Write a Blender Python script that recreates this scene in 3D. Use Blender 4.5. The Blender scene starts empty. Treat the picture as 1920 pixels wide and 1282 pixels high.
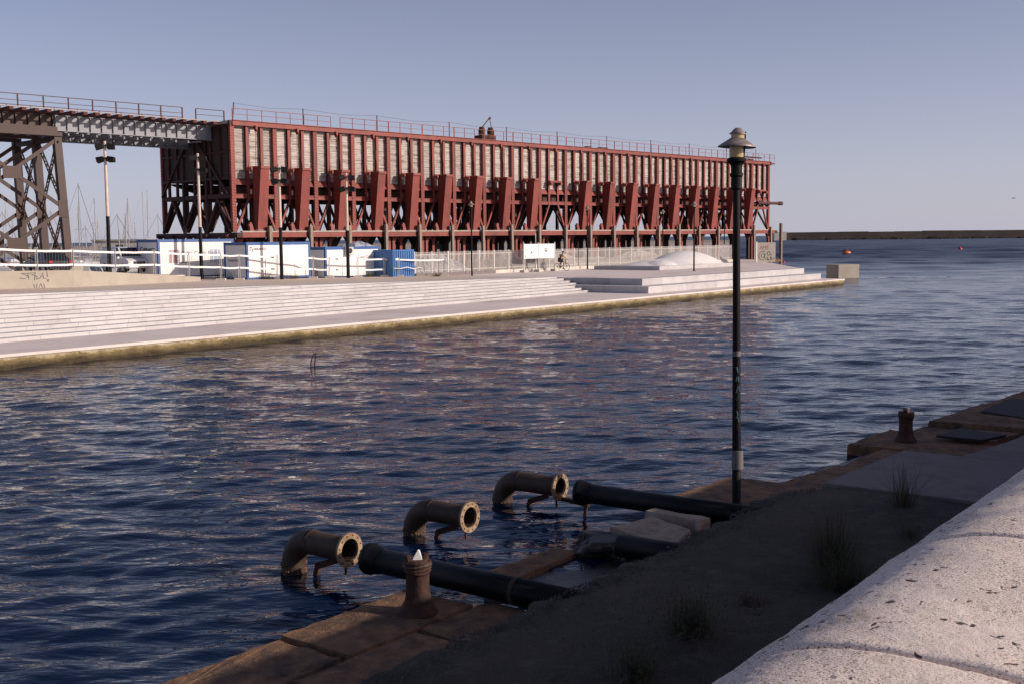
import bpy, math, random
import numpy as np
from mathutils import Matrix, Vector

random.seed(7)
rng = np.random.default_rng(7)
R = math.radians
S = bpy.context.scene
COL = S.collection

# ------------------------------------------------------------------ camera
CAM_H = 4.5
F = 2133.0                       # focal length in pixels of a 1920 px wide frame (40 mm)
PITCH = math.atan((641 - 446.6) / F)
ROLL = -0.010
cam = bpy.data.cameras.new('camera')
cam.sensor_width = 36.0
cam.lens = 36.0 * F / 1920.0
cam.clip_start = 0.1
cam.clip_end = 20000
cam_o = bpy.data.objects.new('camera', cam)
COL.objects.link(cam_o)
cam_o.matrix_world = (Matrix.Translation((0, 0, CAM_H)) @ Matrix.Rotation(math.pi / 2 - PITCH, 4, 'X')
                      @ Matrix.Rotation(ROLL, 4, 'Z'))
S.camera = cam_o

# ------------------------------------------------------------------ sky, sun, exposure
SUN_AZ, SUN_EL = 104.5, 21.4      # degrees clockwise from +Y, and above the horizon
world = bpy.data.worlds.new('World')
S.world = world
world.use_nodes = True
wn, wl = world.node_tree.nodes, world.node_tree.links
bg = wn['Background']
sky = wn.new('ShaderNodeTexSky')
sky.sky_type = 'NISHITA'
sky.sun_disc = False
sky.sun_elevation = R(SUN_EL)
sky.sun_rotation = R(SUN_AZ)
sky.altitude = 0
sky.air_density = 0.5
sky.dust_density = 0.85
sky.ozone_density = 1.0
tint = wn.new('ShaderNodeMix')
tint.data_type = 'RGBA'
tint.blend_type = 'MULTIPLY'
tint.inputs[0].default_value = 1.0
tint.inputs[7].default_value = (1.0, 0.81, 0.78, 1)
wl.new(sky.outputs[0], tint.inputs[6])
# pale haze towards the horizon, the same all the way round
geo = wn.new('ShaderNodeTexCoord')
sep = wn.new('ShaderNodeSeparateXYZ')
wl.new(geo.outputs['Generated'], sep.inputs[0])
mz = wn.new('ShaderNodeMath'); mz.operation = 'MULTIPLY'; mz.inputs[1].default_value = -7.0
wl.new(sep.outputs[2], mz.inputs[0])
ex = wn.new('ShaderNodeMath'); ex.operation = 'EXPONENT'; ex.use_clamp = True
wl.new(mz.outputs[0], ex.inputs[0])
hz = wn.new('ShaderNodeMix'); hz.data_type = 'RGBA'
hz.inputs[7].default_value = (3.4, 3.4, 4.05, 1)
hf = wn.new('ShaderNodeMath'); hf.operation = 'MULTIPLY'; hf.inputs[1].default_value = .85
wl.new(ex.outputs[0], hf.inputs[0])
wl.new(hf.outputs[0], hz.inputs[0])
wl.new(tint.outputs[2], hz.inputs[6])
wl.new(hz.outputs[2], bg.inputs[0])
bg.inputs[1].default_value = 0.125
sl = bpy.data.lights.new('sun', 'SUN')
sl.energy = 3.7
sl.angle = R(0.5)
sl.color = (1.0, 0.86, 0.74)
so = bpy.data.objects.new('sun', sl)
COL.objects.link(so)
sdir = Vector((math.sin(R(SUN_AZ)) * math.cos(R(SUN_EL)), math.cos(R(SUN_AZ)) * math.cos(R(SUN_EL)), math.sin(R(SUN_EL))))
so.rotation_euler = sdir.to_track_quat('Z', 'Y').to_euler()
so.location = (60, -10, 40)
S.view_settings.view_transform = 'Standard'
S.view_settings.look = 'None'
S.view_settings.exposure = 0.25
S.view_settings.gamma = 1.0
S.view_settings.use_curve_mapping = False

# ------------------------------------------------------------------ frames of reference
def frame(deg):
    q = (math.sin(R(deg)), math.cos(R(deg)))
    n = (-q[1], q[0])
    return lambda a, b, z=0.0: (a * q[0] + b * n[0], a * q[1] + b * n[1], z)
NQ = frame(37.0)                 # near quay: a along it, b across the dock
FQ = frame(37.9)                 # far quay
N_ROT, F_ROT, P_ROT = R(90 - 37.0), R(90 - 37.9), R(90 - 43.8)
PIER = (-25.37, 105.0, 0.0)      # front left foot of the ore loading pier
PL = 92.5
def zp(a):                       # far promenade falls gently towards its seaward end
    return 1.5 + max(0.0, 72 - a) * 0.0145
def fq_ab(x, y):
    q = (math.sin(R(37.9)), math.cos(R(37.9)))
    return x * q[0] + y * q[1], -x * q[1] + y * q[0]

# ------------------------------------------------------------------ mesh builder
class MB:
    def __init__(self):
        self.v, self.f = [], []
    def add(self, vs, fs):
        o = len(self.v)
        self.v += [tuple(p) for p in vs]
        self.f += [tuple(i + o for i in f) for f in fs]
        return self
    def hexa(self, p):           # 4 bottom (ccw from above) + 4 top
        return self.add(p, [(3, 2, 1, 0), (4, 5, 6, 7), (0, 1, 5, 4), (1, 2, 6, 5), (2, 3, 7, 6), (3, 0, 4, 7)])
    def box(self, x0, x1, y0, y1, z0, z1):
        return self.hexa([(x0, y0, z0), (x1, y0, z0), (x1, y1, z0), (x0, y1, z0),
                          (x0, y0, z1), (x1, y0, z1), (x1, y1, z1), (x0, y1, z1)])
    def beam(self, p, q, w, h=None, up=(0, 0, 1)):
        h = w if h is None else h
        p, q = Vector(p), Vector(q)
        d = (q - p).normalized()
        u = Vector(up)
        if abs(d.dot(u)) > 0.98:
            u = Vector((0, 1, 0))
        s = d.cross(u).normalized() * (w / 2)
        t = s.cross(d).normalized() * (h / 2)
        return self.hexa([p - s - t, q - s - t, q + s - t, p + s - t, p - s + t, q - s + t, q + s + t, p + s + t])
    def tube(self, pts, r, n=8, caps=True):
        rs = r if isinstance(r, (list, tuple)) else [r] * len(pts)
        pts = [Vector(p) for p in pts]
        o = len(self.v)
        ref = None
        for i, p in enumerate(pts):
            d = (pts[min(i + 1, len(pts) - 1)] - pts[max(i - 1, 0)]).normalized()
            if ref is None:
                ref = Vector((0, 0, 1)) if abs(d.z) < 0.9 else Vector((1, 0, 0))
            s = d.cross(ref).normalized()
            t = s.cross(d).normalized()
            ref = t
            for k in range(n):
                a = 2 * math.pi * k / n
                self.v.append(tuple(p + (s * math.cos(a) + t * math.sin(a)) * rs[i]))
        for i in range(len(pts) - 1):
            for k in range(n):
                a, b = o + i * n + k, o + i * n + (k + 1) % n
                self.f.append((a, b, b + n, a + n))
        if caps:
            self.f.append(tuple(o + k for k in reversed(range(n))))
            self.f.append(tuple(o + (len(pts) - 1) * n + k for k in range(n)))
        return self
    def lathe(self, prof, n=20, M=None):
        o = len(self.v)
        for r, z in prof:
            for k in range(n):
                a = 2 * math.pi * k / n
                p = Vector((r * math.cos(a), r * math.sin(a), z))
                self.v.append(tuple(M @ p if M else p))
        for i in range(len(prof) - 1):
            for k in range(n):
                a, b = o + i * n + k, o + i * n + (k + 1) % n
                self.f.append((a, b, b + n, a + n))
        return self
    def prism(self, pts, z0, z1):                     # polygon (ccw) extruded; z may be per-vertex lists
        m = len(pts)
        a0 = z0 if isinstance(z0, (list, tuple)) else [z0] * m
        a1 = z1 if isinstance(z1, (list, tuple)) else [z1] * m
        vs = [(p[0], p[1], a0[i]) for i, p in enumerate(pts)] + [(p[0], p[1], a1[i]) for i, p in enumerate(pts)]
        fs = [tuple(reversed(range(m))), tuple(range(m, 2 * m))]
        fs += [(i, (i + 1) % m, m + (i + 1) % m, m + i) for i in range(m)]
        return self.add(vs, fs)
    def mesh(self, name, smooth=False):
        me = bpy.data.meshes.new(name)
        me.from_pydata(self.v, [], self.f)
        me.update()
        if smooth:
            me.polygons.foreach_set('use_smooth', [True] * len(me.polygons))
        return me

def O(name, geo, mat=None, parent=None, loc=None, rot=None, scale=None, smooth=False,
      label=None, cat=None, group=None, kind=None, bevel=0):
    me = geo.mesh(name, smooth) if isinstance(geo, MB) else geo
    o = bpy.data.objects.new(name, me)
    COL.objects.link(o)
    if mat is not None and len(me.materials) == 0:
        me.materials.append(mat)
    if parent is not None:
        o.parent = parent
    if loc is not None:
        o.location = loc
    if rot is not None:
        o.rotation_euler = rot
    if scale is not None:
        o.scale = scale
    if label: o['label'] = label
    if cat: o['category'] = cat
    if group: o['group'] = group
    if kind: o['kind'] = kind
    if bevel:
        b = o.modifiers.new('bevel', 'BEVEL')
        b.width = bevel
        b.segments = 2
        b.limit_method = 'ANGLE'
    return o
def E(name, loc, rz=0.0, label=None, cat=None, group=None):
    o = bpy.data.objects.new(name, None)
    COL.objects.link(o)
    o.location = loc
    o.rotation_euler = (0, 0, rz)
    o.empty_display_size = 0.3
    if label: o['label'] = label
    if cat: o['category'] = cat
    if group: o['group'] = group
    return o
def copy_tree(o, parent=None):
    c = o.copy()
    COL.objects.link(c)
    c.parent = parent
    for ch in o.children:
        copy_tree(ch, c)
    return c

# ------------------------------------------------------------------ materials
def new_mat(name):
    m = bpy.data.materials.new(name)
    m.use_nodes = True
    n, l = m.node_tree.nodes, m.node_tree.links
    return m, n, l, n['Principled BSDF']
def pos(n, l, stretch=(1, 1, 1), obj=False):
    if obj:
        g = n.new('ShaderNodeTexCoord'); out = g.outputs['Object']
    else:
        g = n.new('ShaderNodeNewGeometry'); out = g.outputs['Position']
    mp = n.new('ShaderNodeMapping')
    mp.inputs['Scale'].default_value = stretch
    l.new(out, mp.inputs[0])
    return mp.outputs[0]
def noise(n, l, vec, scale, detail=6, rough=0.6):
    t = n.new('ShaderNodeTexNoise')
    t.inputs['Scale'].default_value = scale
    t.inputs['Detail'].default_value = detail
    t.inputs['Roughness'].default_value = rough
    l.new(vec, t.inputs['Vector'])
    return t.outputs[0]
def ramp(n, l, fac, p0, p1, c0=(0, 0, 0, 1), c1=(1, 1, 1, 1)):
    r = n.new('ShaderNodeValToRGB')
    r.color_ramp.elements[0].position = p0
    r.color_ramp.elements[1].position = p1
    r.color_ramp.elements[0].color = c0
    r.color_ramp.elements[1].color = c1
    l.new(fac, r.inputs[0])
    return r.outputs[0]
def mix(n, l, fac, a, b):
    x = n.new('ShaderNodeMix')
    x.data_type = 'RGBA'
    if isinstance(fac, (int, float)): x.inputs[0].default_value = fac
    else: l.new(fac, x.inputs[0])
    for i, c in ((6, a), (7, b)):
        if isinstance(c, (tuple, list)): x.inputs[i].default_value = (*c[:3], 1)
        else: l.new(c, x.inputs[i])
    return x.outputs[2]
def math_(n, l, op, a, b=None):
    x = n.new('ShaderNodeMath')
    x.operation = op
    for i, c in ((0, a), (1, b)):
        if c is None: continue
        if isinstance(c, (int, float)): x.inputs[i].default_value = c
        else: l.new(c, x.inputs[i])
    return x.outputs[0]
def bump(n, l, bsdf, h, strength, dist):
    b = n.new('ShaderNodeBump')
    b.inputs['Strength'].default_value = strength
    b.inputs['Distance'].default_value = dist
    l.new(h, b.inputs['Height'])
    l.new(b.outputs[0], bsdf.inputs['Normal'])
def M(name, c1, c2=None, rough=0.75, scale=1.5, bscale=30, bstr=0.35, bdist=0.01, metal=0.0,
      stain=None, sscale=0.6, slo=0.52, shi=0.7, stretch=(1, 1, 1), obj=False, rnd=0.0):
    m, n, l, b = new_mat(name)
    c2 = c2 or tuple(v * 0.72 for v in c1)
    v = pos(n, l, stretch, obj)
    col = mix(n, l, ramp(n, l, noise(n, l, v, scale), 0.32, 0.68), c1, c2)
    if stain:
        col = mix(n, l, ramp(n, l, noise(n, l, v, sscale, 8, 0.7), slo, shi), col, stain)
    if rnd:
        oi = n.new('ShaderNodeObjectInfo')
        hs = n.new('ShaderNodeHueSaturation')
        mr = n.new('ShaderNodeMapRange')
        mr.inputs[3].default_value = 1 - rnd
        mr.inputs[4].default_value = 1 + rnd * 0.6
        l.new(oi.outputs['Random'], mr.inputs[0])
        l.new(mr.outputs[0], hs.inputs['Value'])
        l.new(col, hs.inputs['Color'])
        col = hs.outputs[0]
    l.new(col, b.inputs['Base Color'])
    b.inputs['Roughness'].default_value = rough
    b.inputs['Metallic'].default_value = metal
    if bstr:
        bump(n, l, b, noise(n, l, v, bscale, 5), bstr, bdist)
    return m

m_red = M('red_oxide_paint', (.265, .050, .037), (.20, .036, .027), .6, 1.2, 25, .2, stain=(.10, .032, .024), sscale=1.1, slo=.50, shi=.72, stretch=(1, 1, .35), rnd=.16)
m_red_shade = M('shaded_red_steel', (.060, .018, .015), (.04, .013, .011), .7, 1.0, 20, .2)  # pier red darkened in colour to stand in for shade inside the structure
m_brown = M('brown_bridge_paint', (.052, .026, .021), (.038, .020, .016), .6, .8, 25, .2, stain=(.05, .025, .02), sscale=1.2, slo=.58, shi=.75)
m_grey = M('grey_girder_paint', (.25, .26, .29), (.21, .22, .25), .55, .8, 25, .15)
m_endwood = M('dark_timber', (.07, .05, .045), (.045, .032, .03), .9, 2, 30, .4, stretch=(.55, .55, 6))  # bin end boards, darker than the front planks
m_rust = M('rail_rust', (.11, .035, .03), (.07, .022, .02), .8, 3, 40, .3)
m_ropem = M('rusty_cable', (.16, .07, .04), None, .9)
m_wood = M('weathered_timber', (.52, .475, .44), (.34, .30, .27), .9, 1.6, 40, .4, .008, stain=(.17, .13, .105), sscale=.8, slo=.50, shi=.70, stretch=(.4, .4, 4.0), rnd=.16)
m_deckwood = M('deck_timber', (.5, .44, .38), (.36, .31, .26), .9, 2.5, 40, .4, stain=(.2, .15, .12), sscale=2, stretch=(1, 1, 3))
m_fender = M('fender_timber', (.36, .29, .23), (.22, .17, .13), .9, 3, 40, .5, stretch=(4, 4, .6))
m_marble = M('white_marble', (.52, .50, .50), (.455, .44, .445), .5, .9, 60, .06, .004, stain=(.37, .36, .375), sscale=1.1, slo=.52, shi=.72, rnd=.12)
m_mound = M('white_stone_mosaic', (.82, .80, .78), (.75, .73, .71), .55, 1.2, 30, .15, .006)
m_walk = M('quay_concrete', (.74, .655, .62), (.64, .565, .535), .8, .5, 30, .25, .006, stain=(.44, .37, .33), sscale=.22, slo=.52, shi=.75)
m_wall = M('cast_concrete', (.41, .37, .31), (.34, .305, .255), .85, .8, 25, .3, .008, stain=(.30, .25, .19), sscale=1.1, slo=.58, shi=.76)
m_kerb = M('pale_kerb', (.6, .56, .5), (.5, .46, .41), .85, 1, 30, .2)
m_white = M('white_panel', (.80, .79, .77), (.75, .74, .72), .45, .6, 8, .03)
m_blue = M('blue_steel_frame', (.035, .11, .32), (.028, .09, .27), .45, 2, 20, .08)
m_bluec = M('blue_container_paint', (.035, .15, .40), (.028, .12, .33), .5, 1.4, 20, .1, stain=(.05, .07, .13), sscale=1.5, slo=.62, shi=.75)
m_tape = M('white_tape', (.82, .80, .80), (.74, .72, .72), .5, 2, 10, .05)
m_galv = M('galvanised_steel', (.5, .5, .5), (.4, .4, .4), .45, 5, 30, .1, metal=.3)
m_pale = M('white_fence_paint', (.68, .65, .62), (.55, .52, .49), .6, 3, 20, .1)
m_black = M('black_paint', (.006, .0055, .006), (.010, .008, .008), .62, 5, 30, .15)
m_postw = M('cream_post_paint', (.62, .5, .42), (.52, .41, .34), .5, 3, 20, .1)
m_blackpipe = M('black_plastic_pipe', (.004, .0045, .007), (.006, .0065, .009), .5, 3, 30, .08, .004)
m_pipe = M('rusty_brown_pipe', (.070, .040, .026), (.042, .024, .016), .65, 3, 30, .3, .006, stain=(.085, .058, .04), sscale=2.2, slo=.55, shi=.75)
m_flange = M('scaled_flange', (.42, .31, .2), (.26, .16, .09), .8, 7, 40, .5, .006, stain=(.12, .05, .025), sscale=5, slo=.5, shi=.7)
m_bollard = M('rusty_cast_iron', (.085, .033, .02), (.04, .017, .012), .85, 6, 35, .8, .012, stain=(.02, .012, .01), sscale=3, slo=.5, shi=.7)
m_slab = M('rust_stained_stone', (.27, .145, .075), (.10, .055, .034), .9, 5, 22, 1.0, .02, stain=(.05, .034, .028), sscale=2.0, slo=.46, shi=.66)
m_slabwet = M('wet_weedy_stone', (.05, .036, .024), (.026, .02, .016), .35, 3, 25, .6, .012, stain=(.16, .1, .05), sscale=1.0, slo=.58, shi=.7)
m_broken = M('broken_pale_slab', (.42, .33, .27), (.3, .23, .18), .9, 2, 25, .6, .01, stain=(.12, .08, .06), sscale=2.2)
m_rock = M('dark_wet_rock', (.035, .03, .028), (.018, .016, .016), .5, 4, 20, .7, .02)
m_apron = M('dirty_apron_concrete', (.052, .040, .034), (.036, .028, .025), .92, .8, 60, .7, .008, stain=(.022, .018, .018), sscale=.9, slo=.5, shi=.72)
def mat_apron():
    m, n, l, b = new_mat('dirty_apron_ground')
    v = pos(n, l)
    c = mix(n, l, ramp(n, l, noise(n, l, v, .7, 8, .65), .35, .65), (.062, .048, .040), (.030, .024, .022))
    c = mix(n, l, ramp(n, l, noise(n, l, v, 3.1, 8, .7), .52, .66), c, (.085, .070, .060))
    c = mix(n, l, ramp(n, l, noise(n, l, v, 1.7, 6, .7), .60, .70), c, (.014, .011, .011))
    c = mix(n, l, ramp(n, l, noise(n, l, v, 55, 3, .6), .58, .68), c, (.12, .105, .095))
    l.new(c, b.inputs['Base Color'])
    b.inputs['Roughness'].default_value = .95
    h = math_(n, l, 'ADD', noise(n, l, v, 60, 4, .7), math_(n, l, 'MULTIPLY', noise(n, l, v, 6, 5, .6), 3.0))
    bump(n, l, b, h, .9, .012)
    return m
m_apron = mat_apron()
m_apron2 = M('pale_apron_concrete', (.21, .178, .178), (.175, .148, .15), .9, .7, 40, .35, .006, stain=(.10, .085, .085), sscale=.8, slo=.55, shi=.75)
m_gravel = M('edge_gravel', (.11, .10, .10), (.04, .036, .036), .95, 20, 60, .4)
m_plate = M('dark_steel_plate', (.02, .02, .024), (.014, .014, .017), .75, 3, 30, .2)
m_rock2 = M('breakwater_stone', (.055, .044, .038), (.035, .028, .024), .95, .08, .5, .6, .3, stain=(.025, .02, .018), sscale=.05)
m_dry = M('dry_brushwood', (.16, .11, .085), (.09, .06, .045), .95, 4, 20, .6, .03)
m_net = M('grey_netting', (.42, .42, .43), (.26, .25, .25), .95, 6, 30, .7, .04)
m_grass = M('dry_weeds', (.055, .055, .025), (.09, .075, .04), .85, 8, 20, .1)
m_green = M('green_weeds', (.06, .08, .025), (.11, .10, .04), .85, 8, 20, .1)
m_leaf = M('tree_leaf', (.05, .08, .025), (.08, .10, .035), .7, 2, 20, .1)
m_bark = M('tree_bark', (.09, .065, .045), None, .95, 6, 30, .6, .02)
m_carD = M('dark_car_paint', (.02, .022, .03), (.024, .026, .034), .22, 1, 10, 0)
m_carW = M('white_car_paint', (.66, .66, .68), (.62, .62, .64), .28, 1, 10, 0)
m_glass = M('tinted_glass', (.012, .016, .018), (.016, .02, .022), .06, 1, 10, 0)
m_tyre = M('black_rubber', (.015, .015, .016), None, .85, 8, 30, .2)
m_redlamp = M('red_lens', (.4, .015, .012), None, .25, 5, 10, 0)
m_hull = M('white_gelcoat', (.74, .74, .74), (.68, .68, .69), .3, 1, 10, 0)
m_alu = M('aluminium_mast', (.42, .40, .40), (.34, .32, .32), .45, 3, 20, 0)
m_cream = M('cream_lamp_glass', (.52, .40, .20), (.44, .33, .15), .3, 5, 20, .05)
m_zinc = M('weathered_zinc_shade', (.30, .26, .25), (.20, .165, .16), .5, 9, 30, .2, .003, stain=(.12, .08, .07), sscale=6, slo=.56, shi=.7, metal=.25)
m_ink = M('dark_ink', (.03, .03, .05), None, .7, 5, 10, 0)
m_inkred = M('maroon_ink', (.22, .06, .07), None, .7, 5, 10, 0)
m_inkblue = M('pale_blue_ink', (.28, .42, .62), None, .7, 5, 10, 0)
m_inkgrey = M('grey_ink', (.22, .21, .25), None, .7, 5, 10, 0)
m_teal = M('teal_spray_paint', (.08, .16, .19), None, .6, 5, 10, 0)
m_wrap = M('grey_wrap', (.16, .15, .155), (.12, .112, .115), .65, 4, 20, .1)
m_skin = M('skin', (.45, .26, .18), None, .6, 5, 20, 0)
m_orange = M('orange_plastic', (.75, .14, .03), None, .4, 5, 20, 0)
m_pink = M('red_buoy_plastic', (.6, .03, .07), None, .4, 5, 20, 0)
m_cloth = M('black_cloth', (.015, .014, .018), None, .9, 8, 30, 0)
m_ochre = M('ochre_cloth', (.50, .30, .12), None, .9, 8, 30, 0)
m_sheet = M('plastic_sheet', (.35, .37, .44), (.5, .52, .58), .35, 5, 12, .6, .05)
m_acunit = M('air_unit_plastic', (.6, .58, .54), None, .5, 3, 20, .05)

for m_ in (m_black, m_blackpipe):
    m_.node_tree.nodes['Principled BSDF'].inputs['Specular IOR Level'].default_value = .2

def mat_pavers():
    m, n, l, b = new_mat('tan_pavers')
    v = pos(n, l)
    mp = n.new('ShaderNodeMapping'); mp.inputs['Rotation'].default_value = (0, 0, F_ROT); l.new(v, mp.inputs[0])
    br = n.new('ShaderNodeTexBrick')
    br.inputs['Scale'].default_value = 2.2
    br.inputs['Color1'].default_value = (.68, .55, .44, 1)
    br.inputs['Color2'].default_value = (.60, .48, .39, 1)
    br.inputs['Mortar'].default_value = (.40, .32, .26, 1)
    br.inputs['Mortar Size'].default_value = .02
    l.new(mp.outputs[0], br.inputs[0])
    dirt = ramp(n, l, noise(n, l, v, .18, 8, .7), .45, .7)
    c = mix(n, l, dirt, br.outputs[0], (.62, .53, .47))
    l.new(c, b.inputs['Base Color'])
    b.inputs['Roughness'].default_value = .9
    bump(n, l, b, noise(n, l, v, 20), .3, .01)
    return m
m_pavers = mat_pavers()

def mat_quayface():
    m, n, l, b = new_mat('weedy_quay_face')
    g = n.new('ShaderNodeNewGeometry')
    sx = n.new('ShaderNodeSeparateXYZ'); l.new(g.outputs['Position'], sx.inputs[0])
    v = pos(n, l, (1, 1, 2.2))
    nz = noise(n, l, v, 1.3, 8, .7)
    h = math_(n, l, 'ADD', sx.outputs[2], math_(n, l, 'MULTIPLY', math_(n, l, 'SUBTRACT', nz, .5), .55))
    weed = ramp(n, l, h, .10, .44, (.045, .032, .014, 1), (.38, .285, .125, 1))
    top = ramp(n, l, h, .30, .46)
    c = mix(n, l, top, weed, (.56, .49, .37))
    sp = ramp(n, l, noise(n, l, v, 7, 6, .7), .5, .68)
    c = mix(n, l, sp, c, (.09, .065, .03))
    l.new(c, b.inputs['Base Color'])
    b.inputs['Roughness'].default_value = .85
    bump(n, l, b, noise(n, l, v, 5, 8, .7), .9, .06)
    return m
m_quayface = mat_quayface()

def mat_coping():
    m, n, l, b = new_mat('pitted_pink_stone')
    v = pos(n, l)
    base = mix(n, l, ramp(n, l, noise(n, l, v, 3, 8, .65), .3, .7), (.92, .80, .72), (.82, .70, .62))
    grain = ramp(n, l, noise(n, l, v, 170, 3, .6), .53, .62)
    patch = ramp(n, l, noise(n, l, v, 2.6, 5, .6), .36, .62)
    gm = math_(n, l, 'MULTIPLY', grain, math_(n, l, 'ADD', math_(n, l, 'MULTIPLY', patch, .85), .32))
    c = mix(n, l, gm, base, (.17, .08, .05))
    vo = n.new('ShaderNodeTexVoronoi')
    vo.inputs['Scale'].default_value = 17
    wob = n.new('ShaderNodeVectorMath'); wob.operation = 'ADD'
    nv = n.new('ShaderNodeTexNoise'); nv.inputs['Scale'].default_value = 22; l.new(v, nv.inputs['Vector'])
    sc = n.new('ShaderNodeVectorMath'); sc.operation = 'SCALE'; sc.inputs['Scale'].default_value = .09
    l.new(nv.outputs['Color'], sc.inputs[0]); l.new(v, wob.inputs[0]); l.new(sc.outputs[0], wob.inputs[1])
    l.new(wob.outputs[0], vo.inputs['Vector'])
    pit = ramp(n, l, vo.outputs['Distance'], .15, .23, (1, 1, 1, 1), (0, 0, 0, 1))
    sel = ramp(n, l, noise(n, l, v, 4.3, 3, .5), .40, .47)
    pit = math_(n, l, 'MULTIPLY', pit, sel)
    c = mix(n, l, math_(n, l, 'MULTIPLY', pit, .95), c, (.05, .022, .014))
    och = ramp(n, l, noise(n, l, v, 5.5, 6, .7), .60, .74)
    c = mix(n, l, math_(n, l, 'MULTIPLY', och, .55), c, (.36, .24, .13))
    l.new(c, b.inputs['Base Color'])
    b.inputs['Roughness'].default_value = .92
    hh = math_(n, l, 'SUBTRACT', noise(n, l, v, 120, 4, .7), math_(n, l, 'MULTIPLY', pit, 2.2))
    hh = math_(n, l, 'SUBTRACT', hh, math_(n, l, 'MULTIPLY', gm, .8))
    bump(n, l, b, hh, .45, .005)
    return m
m_coping = mat_coping()

def mat_water():
    m, n, l, b = new_mat('sea_water')
    b.inputs['Base Color'].default_value = (.002, .009, .033, 1)
    b.inputs['IOR'].default_value = 1.33
    g = n.new('ShaderNodeNewGeometry')
    sx = n.new('ShaderNodeSeparateXYZ'); l.new(g.outputs['Position'], sx.inputs[0])
    mr = n.new('ShaderNodeMapRange')                  # open sea is ruffled finer than any mesh; the dock is sheltered
    mr.inputs[1].default_value = 60; mr.inputs[2].default_value = 230
    mr.inputs[3].default_value = .02; mr.inputs[4].default_value = .34
    l.new(sx.outputs[1], mr.inputs[0])
    l.new(mr.outputs[0], b.inputs['Roughness'])
    v1 = pos(n, l, (.6, 1.3, 1))
    h = math_(n, l, 'ADD', math_(n, l, 'MULTIPLY', noise(n, l, v1, 2.0, 3, .5), .062),
              math_(n, l, 'MULTIPLY', noise(n, l, v1, .45, 2, .5), .02))
    h = math_(n, l, 'ADD', h, math_(n, l, 'MULTIPLY', noise(n, l, v1, 6.0, 2, .5), .005))
    bump(n, l, b, h, 1.0, 1.0)
    return m
m_water = mat_water()

def mat_haze_glass():
    m, n, l, b = new_mat('dusty_acrylic')
    v = pos(n, l)
    l.new(mix(n, l, ramp(n, l, noise(n, l, v, 3), .3, .7), (.42, .37, .31), (.34, .30, .27)), b.inputs['Base Color'])
    b.inputs['Roughness'].default_value = .4
    b.inputs['Alpha'].default_value = .86
    return m
m_acryl = mat_haze_glass()
# ================================================================== the setting
NW = 92
WAVES = []
for i in range(NW):
    lam = .27 * (30.0 / .27) ** ((i + rng.random()) / NW)
    th = rng.normal(0, R(46 if lam < .95 else 27)) + R(-98)
    slope = .043 if lam < .9 else (.021 if lam < 3.5 else .0165)
    WAVES.append((lam, th, slope, rng.random() * 6.28))
def sheet(name, xs, ys):
    X, Y = np.meshgrid(xs, ys)
    sp = np.maximum(np.gradient(xs)[None, :] * .8, np.gradient(ys)[:, None]) + 0 * X
    open_ = np.clip((Y - 95) / 110, 0, 1)                 # long waves only outside the dock
    Z = np.zeros_like(X)
    for i, (lam, th, slope, ph) in enumerate(WAVES):
        k = 2 * math.pi / lam
        w = np.clip((lam / (3.0 * sp) - .6) / 1.0, 0, 1)
        if lam > 3.5:
            w = w * open_ * 1.8
        gx = np.cos((.11 * X + .07 * Y) * (1 + .3 * math.sin(i)) / (1 + .02 * np.maximum(Y, 0)) + i)   # waves come in groups
        Z += slope / k * w * (.75 + .45 * gx) * np.cos(k * (X * math.cos(th) + Y * math.sin(th)) + ph)
    V = np.stack([X.ravel(), Y.ravel(), Z.ravel()], 1)
    ny, nx = X.shape
    idx = np.arange(ny * nx).reshape(ny, nx)
    Fq = np.stack([idx[:-1, :-1].ravel(), idx[:-1, 1:].ravel(), idx[1:, 1:].ravel(), idx[1:, :-1].ravel()], 1)
    me = bpy.data.meshes.new(name)
    me.vertices.add(len(V)); me.vertices.foreach_set('co', V.astype(np.float32).ravel())
    me.loops.add(Fq.size); me.loops.foreach_set('vertex_index', Fq.astype(np.int32).ravel())
    me.polygons.add(len(Fq))
    me.polygons.foreach_set('loop_start', np.arange(0, Fq.size, 4, dtype=np.int32))
    me.polygons.foreach_set('loop_total', np.full(len(Fq), 4, dtype=np.int32))
    me.update(calc_edges=True)
    me.polygons.foreach_set('use_smooth', np.ones(len(Fq), dtype=bool))
    return me
def spread(x, d, g, lim):
    out = []
    while x < lim:
        x += d; d *= g; out.append(x)
    return out
ys, y = [-30.0, -10.0, 2.0], 5.0
while y < 118:
    ys.append(y)
    y += .075 if y < 16 else .075 * (y / 16) ** 1.15
ys.append(118.0)
xm = list(np.arange(-42, 62, .14))
xs = [-v for v in spread(42, .3, 1.2, 9000)][::-1] + xm + spread(xm[-1], .3, 1.2, 9000)
O('water', sheet('water', np.array(xs), np.array(ys)), m_water, kind='structure')
ys = [118.0]
while ys[-1] < 9000: ys.append(ys[-1] * 1.0072)
xm = list(np.arange(-70, 90, .9))
xs = [-v for v in spread(70, .9, 1.016, 9000)][::-1] + xm + spread(xm[-1], .9, 1.016, 9000)
O('water', sheet('open_water', np.array(xs), np.array(ys)), m_water, kind='structure')

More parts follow.
